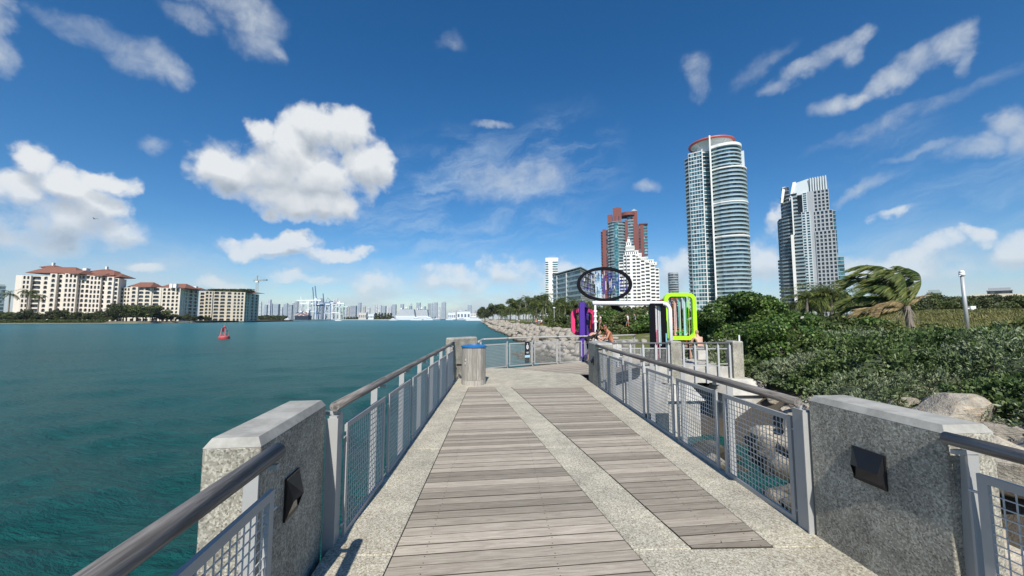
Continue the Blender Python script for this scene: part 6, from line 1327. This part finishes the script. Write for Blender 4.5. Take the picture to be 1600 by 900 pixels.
    for k, col in enumerate(['red', 'black']): loop_tube(rrect(px0 + .14 + .1 * k, px1 - .1, pz0 + .14 + .1 * k, pz1 - .14 - .1 * k, .08, 2), .03, .05).build('inner_frame', c[col], f, loc=(0, .2 + k * .2, 0))
    # black ellipse filled with a maze of thin bars
    f = empty('ellipse_frame', loc=(0, .3, 0)); f.parent = root; yy = 16.3
    ex, ez, ea, eb = u(945.5, yy), z(444, yy, 945), (u(986.5, yy) - u(904.5, yy)) / 2, (z(419.5, yy, 945) - z(468.5, yy, 945)) / 2
    loop_tube([(ex + ea * math.cos(t), ez + eb * math.sin(t)) for t in np.linspace(0, 2 * PI, 49)[:-1]], .125, .13).build('frame_tube', c['black'], f)
    MB().tube([(ex + ea * .25, .1, ez - eb), (ex + ea * .42, .25, ez - eb - .28), (ex + ea * .78, .3, ez - eb - .48)], [.12, .14, .06], 8).build('curved_foot', c['black'], f, smooth=True)
    def inside(x, z_): return (x / ea) ** 2 + (z_ / eb) ** 2 < .93
    cols = ['blue', 'purple', 'black', 'purple', 'black', 'blue', 'white']; g = .062; nx, nz = int(ea / g), int(eb / g)
    for i in range(-nx, nx + 1):
        x = i * g; j = -nz
        while j < nz:
            L = int(r.integers(2, 7)); a, b = j * g, min((j + L) * g, nz * g)
            if inside(x, a) and inside(x, b) and r.random() < .88: rod(f, (ex + x, r.uniform(-.03, .03), ez + a), (ex + x, 0, ez + b), cols[int(r.integers(0, 7))] if not (-.5 < x / ea < -.15) else ('white' if r.random() < .5 else 'black'), r.choice([.009, .012, .016]))
            j += L
    for j in range(-nz, nz + 1):
        zz = j * g; i = -nx
        while i < nx:
            L = int(r.integers(1, 5)); a, b = i * g, (i + L) * g
            if inside(a, zz) and inside(b, zz) and r.random() < .5: rod(f, (ex + a, .02, ez + zz), (ex + b, .02, ez + zz), cols[int(r.integers(0, 6))], r.choice([.008, .011]))
            i += L
sculpture()

# ================================================================== PEOPLE
skin_tan = plain('tanned_skin', (.42, .175, .095), .5, 0, .08, 9); skin_fair = plain('fair_skin', (.60, .36, .26), .5, 0, .08, 9); skin_dk = plain('brown_skin', (.25, .12, .07), .5, 0, .08, 9)
hair_dk = plain('dark_hair', (.012, .009, .008), .6, 0, .3, 30); cloth = {k: plain('cloth_' + k, v, .8, 0, .1, 12) for k, v in dict(black=(.014, .014, .016), navy=(.02, .03, .08), white=(.7, .7, .69), pale_blue=(.35, .5, .65), orange=(.55, .16, .06), grey=(.2, .2, .2)).items()}
def skin_body(name, nodes, edges, root_i, mat, parent, sub=2):
    me = bpy.data.meshes.new(name); me.from_pydata([n[0] for n in nodes], edges, []); o = bpy.data.objects.new(name, me); COL.objects.link(o)
    md = o.modifiers.new('s', 'SKIN'); md.use_smooth_shade = True
    for i, n in enumerate(nodes): sv = me.skin_vertices[0].data[i]; sv.radius = (n[1], n[1] if len(n) < 3 else n[2]); sv.use_root = (i == root_i)
    o.modifiers.new('d', 'SUBSURF').levels = sub; o.modifiers['d'].render_levels = sub
    dg = bpy.context.evaluated_depsgraph_get(); m2 = bpy.data.meshes.new_from_object(o.evaluated_get(dg)); bpy.data.objects.remove(o); bpy.data.meshes.remove(me)
    m2.name = name; m2.materials.clear(); m2.materials.append(mat); m2.polygons.foreach_set('use_smooth', [True] * len(m2.polygons)); q = link(name, m2, parent); return q
STAND = dict(pel=(0, 0, .92), ch=(0, .0, 1.27), nk=(0, .01, 1.46), hd=(0, .03, 1.60), sl=(-.18, 0, 1.40), el=(-.24, 0, 1.13), wl=(-.25, .08, .89), sr=(.18, 0, 1.40), er=(.24, 0, 1.13), wr=(.25, .08, .89), hl=(-.10, 0, .88), kl=(-.11, .03, .48), al=(-.11, 0, .08), hr=(.10, 0, .88), kr=(.11, .03, .48), ar=(.11, 0, .08))
WALK = dict(STAND, kl=(-.10, .16, .50), al=(-.10, .10, .10), kr=(.10, -.02, .48), ar=(.10, -.26, .13), wl=(-.27, -.06, .92), wr=(.27, .20, .95))
SIT = dict(STAND, pel=(0, 0, .55), ch=(0, .10, .87), nk=(0, .18, 1.04), hd=(0, .24, 1.17), sl=(-.19, .16, .97), el=(-.26, .28, .74), wl=(-.14, .44, .62), sr=(.19, .16, .97), er=(.26, .28, .74), wr=(.14, .44, .62), hl=(-.10, .02, .53), kl=(-.16, .44, .52), al=(-.16, .42, .08), hr=(.10, .02, .53), kr=(.16, .44, .52), ar=(.16, .42, .08))
BEND = dict(STAND, pel=(0, -.12, .90), ch=(0, .12, 1.12), nk=(0, .27, 1.20), hd=(0, .38, 1.24), sl=(-.18, .2, 1.18), el=(-.30, .34, 1.0), wl=(-.18, .52, 1.02), sr=(.18, .2, 1.18), er=(.30, .34, 1.0), wr=(.18, .52, 1.02))
def person(label, loc, rz, J, skin, shirt=None, pants=None, hair=hair_dk, long_hair=False, glasses=False, group='people on and near the pier head', k=1.0, fat=1.0):
    o = empty('person', label, 'person', group, loc, rz); o.scale = (k, k, k); J = {a: np.array(b) for a, b in J.items()}
    mid = lambda a, b, t: tuple(J[a] + (J[b] - J[a]) * t)
    N = [(tuple(J['pel']), .135 * fat, .105 * fat), (mid('pel', 'ch', .5), .12 * fat, .095 * fat), (tuple(J['ch']), .15 * fat, .11 * fat), (mid('ch', 'nk', .75), .075, .07), (tuple(J['nk']), .055, .055), (mid('nk', 'hd', .6), .06, .06)]
    E = [(0, 1), (1, 2), (2, 3), (3, 4), (4, 5)]
    for s in 'lr':
        b = len(N); h = J['w' + s] + (J['w' + s] - J['e' + s]) / np.linalg.norm(J['w' + s] - J['e' + s]) * .07
        N += [(tuple(J['s' + s]), .062, .06), (mid('s' + s, 'e' + s, .45), .052, .05), (tuple(J['e' + s]), .041, .04), (mid('e' + s, 'w' + s, .4), .040, .038), (tuple(J['w' + s]), .026, .022), (tuple(h), .038, .017)]
        E += [(2, b)] + [(b + i, b + i + 1) for i in range(5)]
    for s in 'lr':
        b = len(N); ft = J['a' + s] + np.array([0, .16, -.045])
        N += [(tuple(J['h' + s]), .095, .095), (mid('h' + s, 'k' + s, .5), .082, .08), (tuple(J['k' + s]), .055, .055), (mid('k' + s, 'a' + s, .35), .058, .055), (tuple(J['a' + s]), .035, .038), (tuple(ft), .04, .025)]
        E += [(0, b)] + [(b + i, b + i + 1) for i in range(5)]
    body = skin_body('body', N, E, 0, skin, o, 1)
    hd = J['hd']; f = MB().ball(hd, (.078, .098, .115), 14, 10); f.ball(hd + (0, .10, -.01), (.016, .022, .022), 6, 5).ball(hd + (-.08, 0, -.005), (.012, .02, .03), 6, 5).ball(hd + (.08, 0, -.005), (.012, .02, .03), 6, 5).ball(hd + (0, .045, -.075), (.045, .045, .04), 8, 6)
    f.build('head', skin, o, smooth=True)
    e = MB()
    for s in (-1, 1): e.ball(hd + (s * .03, .087, .015), (.013, .01, .008), 6, 5)
    e.build('eyes', cloth['black'], o); MB().ball(hd + (0, .088, -.05), (.024, .009, .006), 6, 5).build('mouth', skin_dk, o)
    hb = MB().ball(hd + (0, -.018, .028), (.086, .098, .105), 12, 8)
    if long_hair: hb.ball(hd + (0, -.06, -.10), (.085, .06, .17), 10, 8)
    if hair: hb.build('hair', hair, o, smooth=True)
    if glasses: MB().box(hd[0] - .07, hd[0] + .07, hd[1] + .088, hd[1] + .106, hd[2] + .0, hd[2] + .035).box(hd[0] - .08, hd[0] - .07, hd[1], hd[1] + .1, hd[2] + .012, hd[2] + .024).box(hd[0] + .07, hd[0] + .08, hd[1], hd[1] + .1, hd[2] + .012, hd[2] + .024).build('sunglasses', cloth['black'], o)
    for s in 'lr':
        wv = J['w' + s]; d = wv - J['e' + s]; d /= np.linalg.norm(d); sd_ = np.cross(d, (0, 0, 1)); sd_ = sd_ / (np.linalg.norm(sd_) + 1e-6) if np.linalg.norm(sd_) > .1 else np.array([1, 0, 0]); hm = MB(); sg = 1 if s == 'l' else -1; dn = np.array([0, 0, -.25])
        for i, L in enumerate((.062, .075, .08, .072)):
            a = wv + d * .085 + sd_ * (i - 1.5) * .019; hm.tube([a - d * .02, a + d * L * .5, a + d * L * .85 + dn * .10], [.0095, .0085, .006], 5)
        a = wv + d * .04 + sd_ * sg * .026; hm.tube([a, a + sd_ * sg * .03 + d * .02, a + sd_ * sg * .035 + d * .055], [.012, .010, .007], 5); hm.build('fingers', skin, o)
    if shirt:
        M_ = [(N[0][0], .142 * fat, .112 * fat), (N[1][0], .13 * fat, .106 * fat), (N[2][0], .16 * fat, .12 * fat), (mid('ch', 'nk', .7), .085, .08)]; E2 = [(0, 1), (1, 2), (2, 3)]
        for s in 'lr': b = len(M_); M_ += [(tuple(J['s' + s]), .074, .072), (mid('s' + s, 'e' + s, .6), .064, .062)]; E2 += [(2, b), (b, b + 1)]
        skin_body('shirt', M_, E2, 0, cloth[shirt], o, 1)
    if pants:
        M_ = [(mid('pel', 'ch', .12), .145 * fat, .115 * fat), (tuple(J['pel']), .15 * fat, .118 * fat)]; E2 = [(0, 1)]
        for s in 'lr': b = len(M_); M_ += [(tuple(J['h' + s]), .106, .104), (mid('h' + s, 'k' + s, .5), .096, .092), (mid('h' + s, 'k' + s, .85), .082, .08)]; E2 += [(1, b), (b, b + 1), (b + 1, b + 2)]
        skin_body('shorts', M_, E2, 0, cloth[pants], o, 1)
    return o
def spot(px, Y): return ux(px, Y)
def ledge(px0, px1, Y, h, label): x0, x1 = ux(px0, Y), ux(px1, Y); tag(MB().box(x0, x1, Y - .2, Y + .3, 0, h).build('bench', plat_conc, bevel=.02), label, 'bench')
ledge(935, 968, 15.1, .76, 'pale concrete ledge under the tanned man behind the far right pillar')
person('tanned shirtless man in sunglasses sitting hunched behind the far right pillar', (spot(955, 15.1), 15.1, .27), rad(95), SIT, skin_tan, None, 'navy', hair_dk, False, True, fat=1.05)
person('dark haired person in black leaning forward beside the purple frame', (spot(920, 14.9), 14.9, 0), rad(-85), dict(BEND, wl=(-.12, .5, .9)), skin_fair, 'black', 'black', hair_dk, True)
person('person with bare back sitting by the railing right of the lime frame', (spot(1093, 16.6), 16.6, -.05), rad(10), SIT, skin_fair, None, 'grey', plain('sandy_hair', (.32, .22, .12), .7), False, k=1.02)
ledge(1085, 1100, 16.6, .40, 'low concrete seat under the bare backed person by the railing')
person('person in orange seen through the bars of the lime frame', (spot(1074, 18.4), 18.4, -.1), rad(140), dict(SIT), skin_tan, 'orange', 'grey', hair_dk)
for i, (px, Y, rz, sh, pa, J, lab) in enumerate([(938, 42, 90, 'white', 'grey', WALK, 'distant walker in white left of the tanned man'), (1011, 44, -90, 'pale_blue', 'grey', STAND, 'distant person in pale blue beside the black frame'), (981, 40, 60, 'white', 'grey', WALK, 'distant walker in white between the shrubs and white frame'), (992, 41, 80, 'pale_blue', 'navy', WALK, 'distant walker in pale blue right of the one in white'),
    (811, 118, 30, 'white', 'grey', STAND, 'tiny figure in white under the leftmost promenade palms'), (838, 92, 200, 'orange', 'navy', WALK, 'tiny figure in orange on the promenade path'), (846, 84, 20, 'white', 'navy', WALK, 'tiny figure in white on the promenade path')]):
    x = ux(px, Y); person(lab, (x, Y, float(ground_z(x, Y)) + (.45 if Y < 50 else .1)), rad(rz), J, skin_fair if i % 2 else skin_tan, sh, pa, group='distant walkers on the promenade')
# ================================================================== AIR
m = bpy.data.materials.new('thin_sea_haze'); m.use_nodes = True; t = NT(m.node_tree); t.n.remove(t.n['Principled BSDF'])
pv = t.new('ShaderNodeVolumePrincipled'); pv.inputs['Color'].default_value = (.80, .88, .97, 1); pv.inputs['Density'].default_value = 0.00004; pv.inputs['Anisotropy'].default_value = .1
t.l.new(pv.outputs[0], t.n['Material Output'].inputs['Volume'])
tag(MB().box(-15500, 15500, -15500, 15500, -12.5, 265).build('haze', m), 'thin pale haze over the channel', None, None, 'stuff')
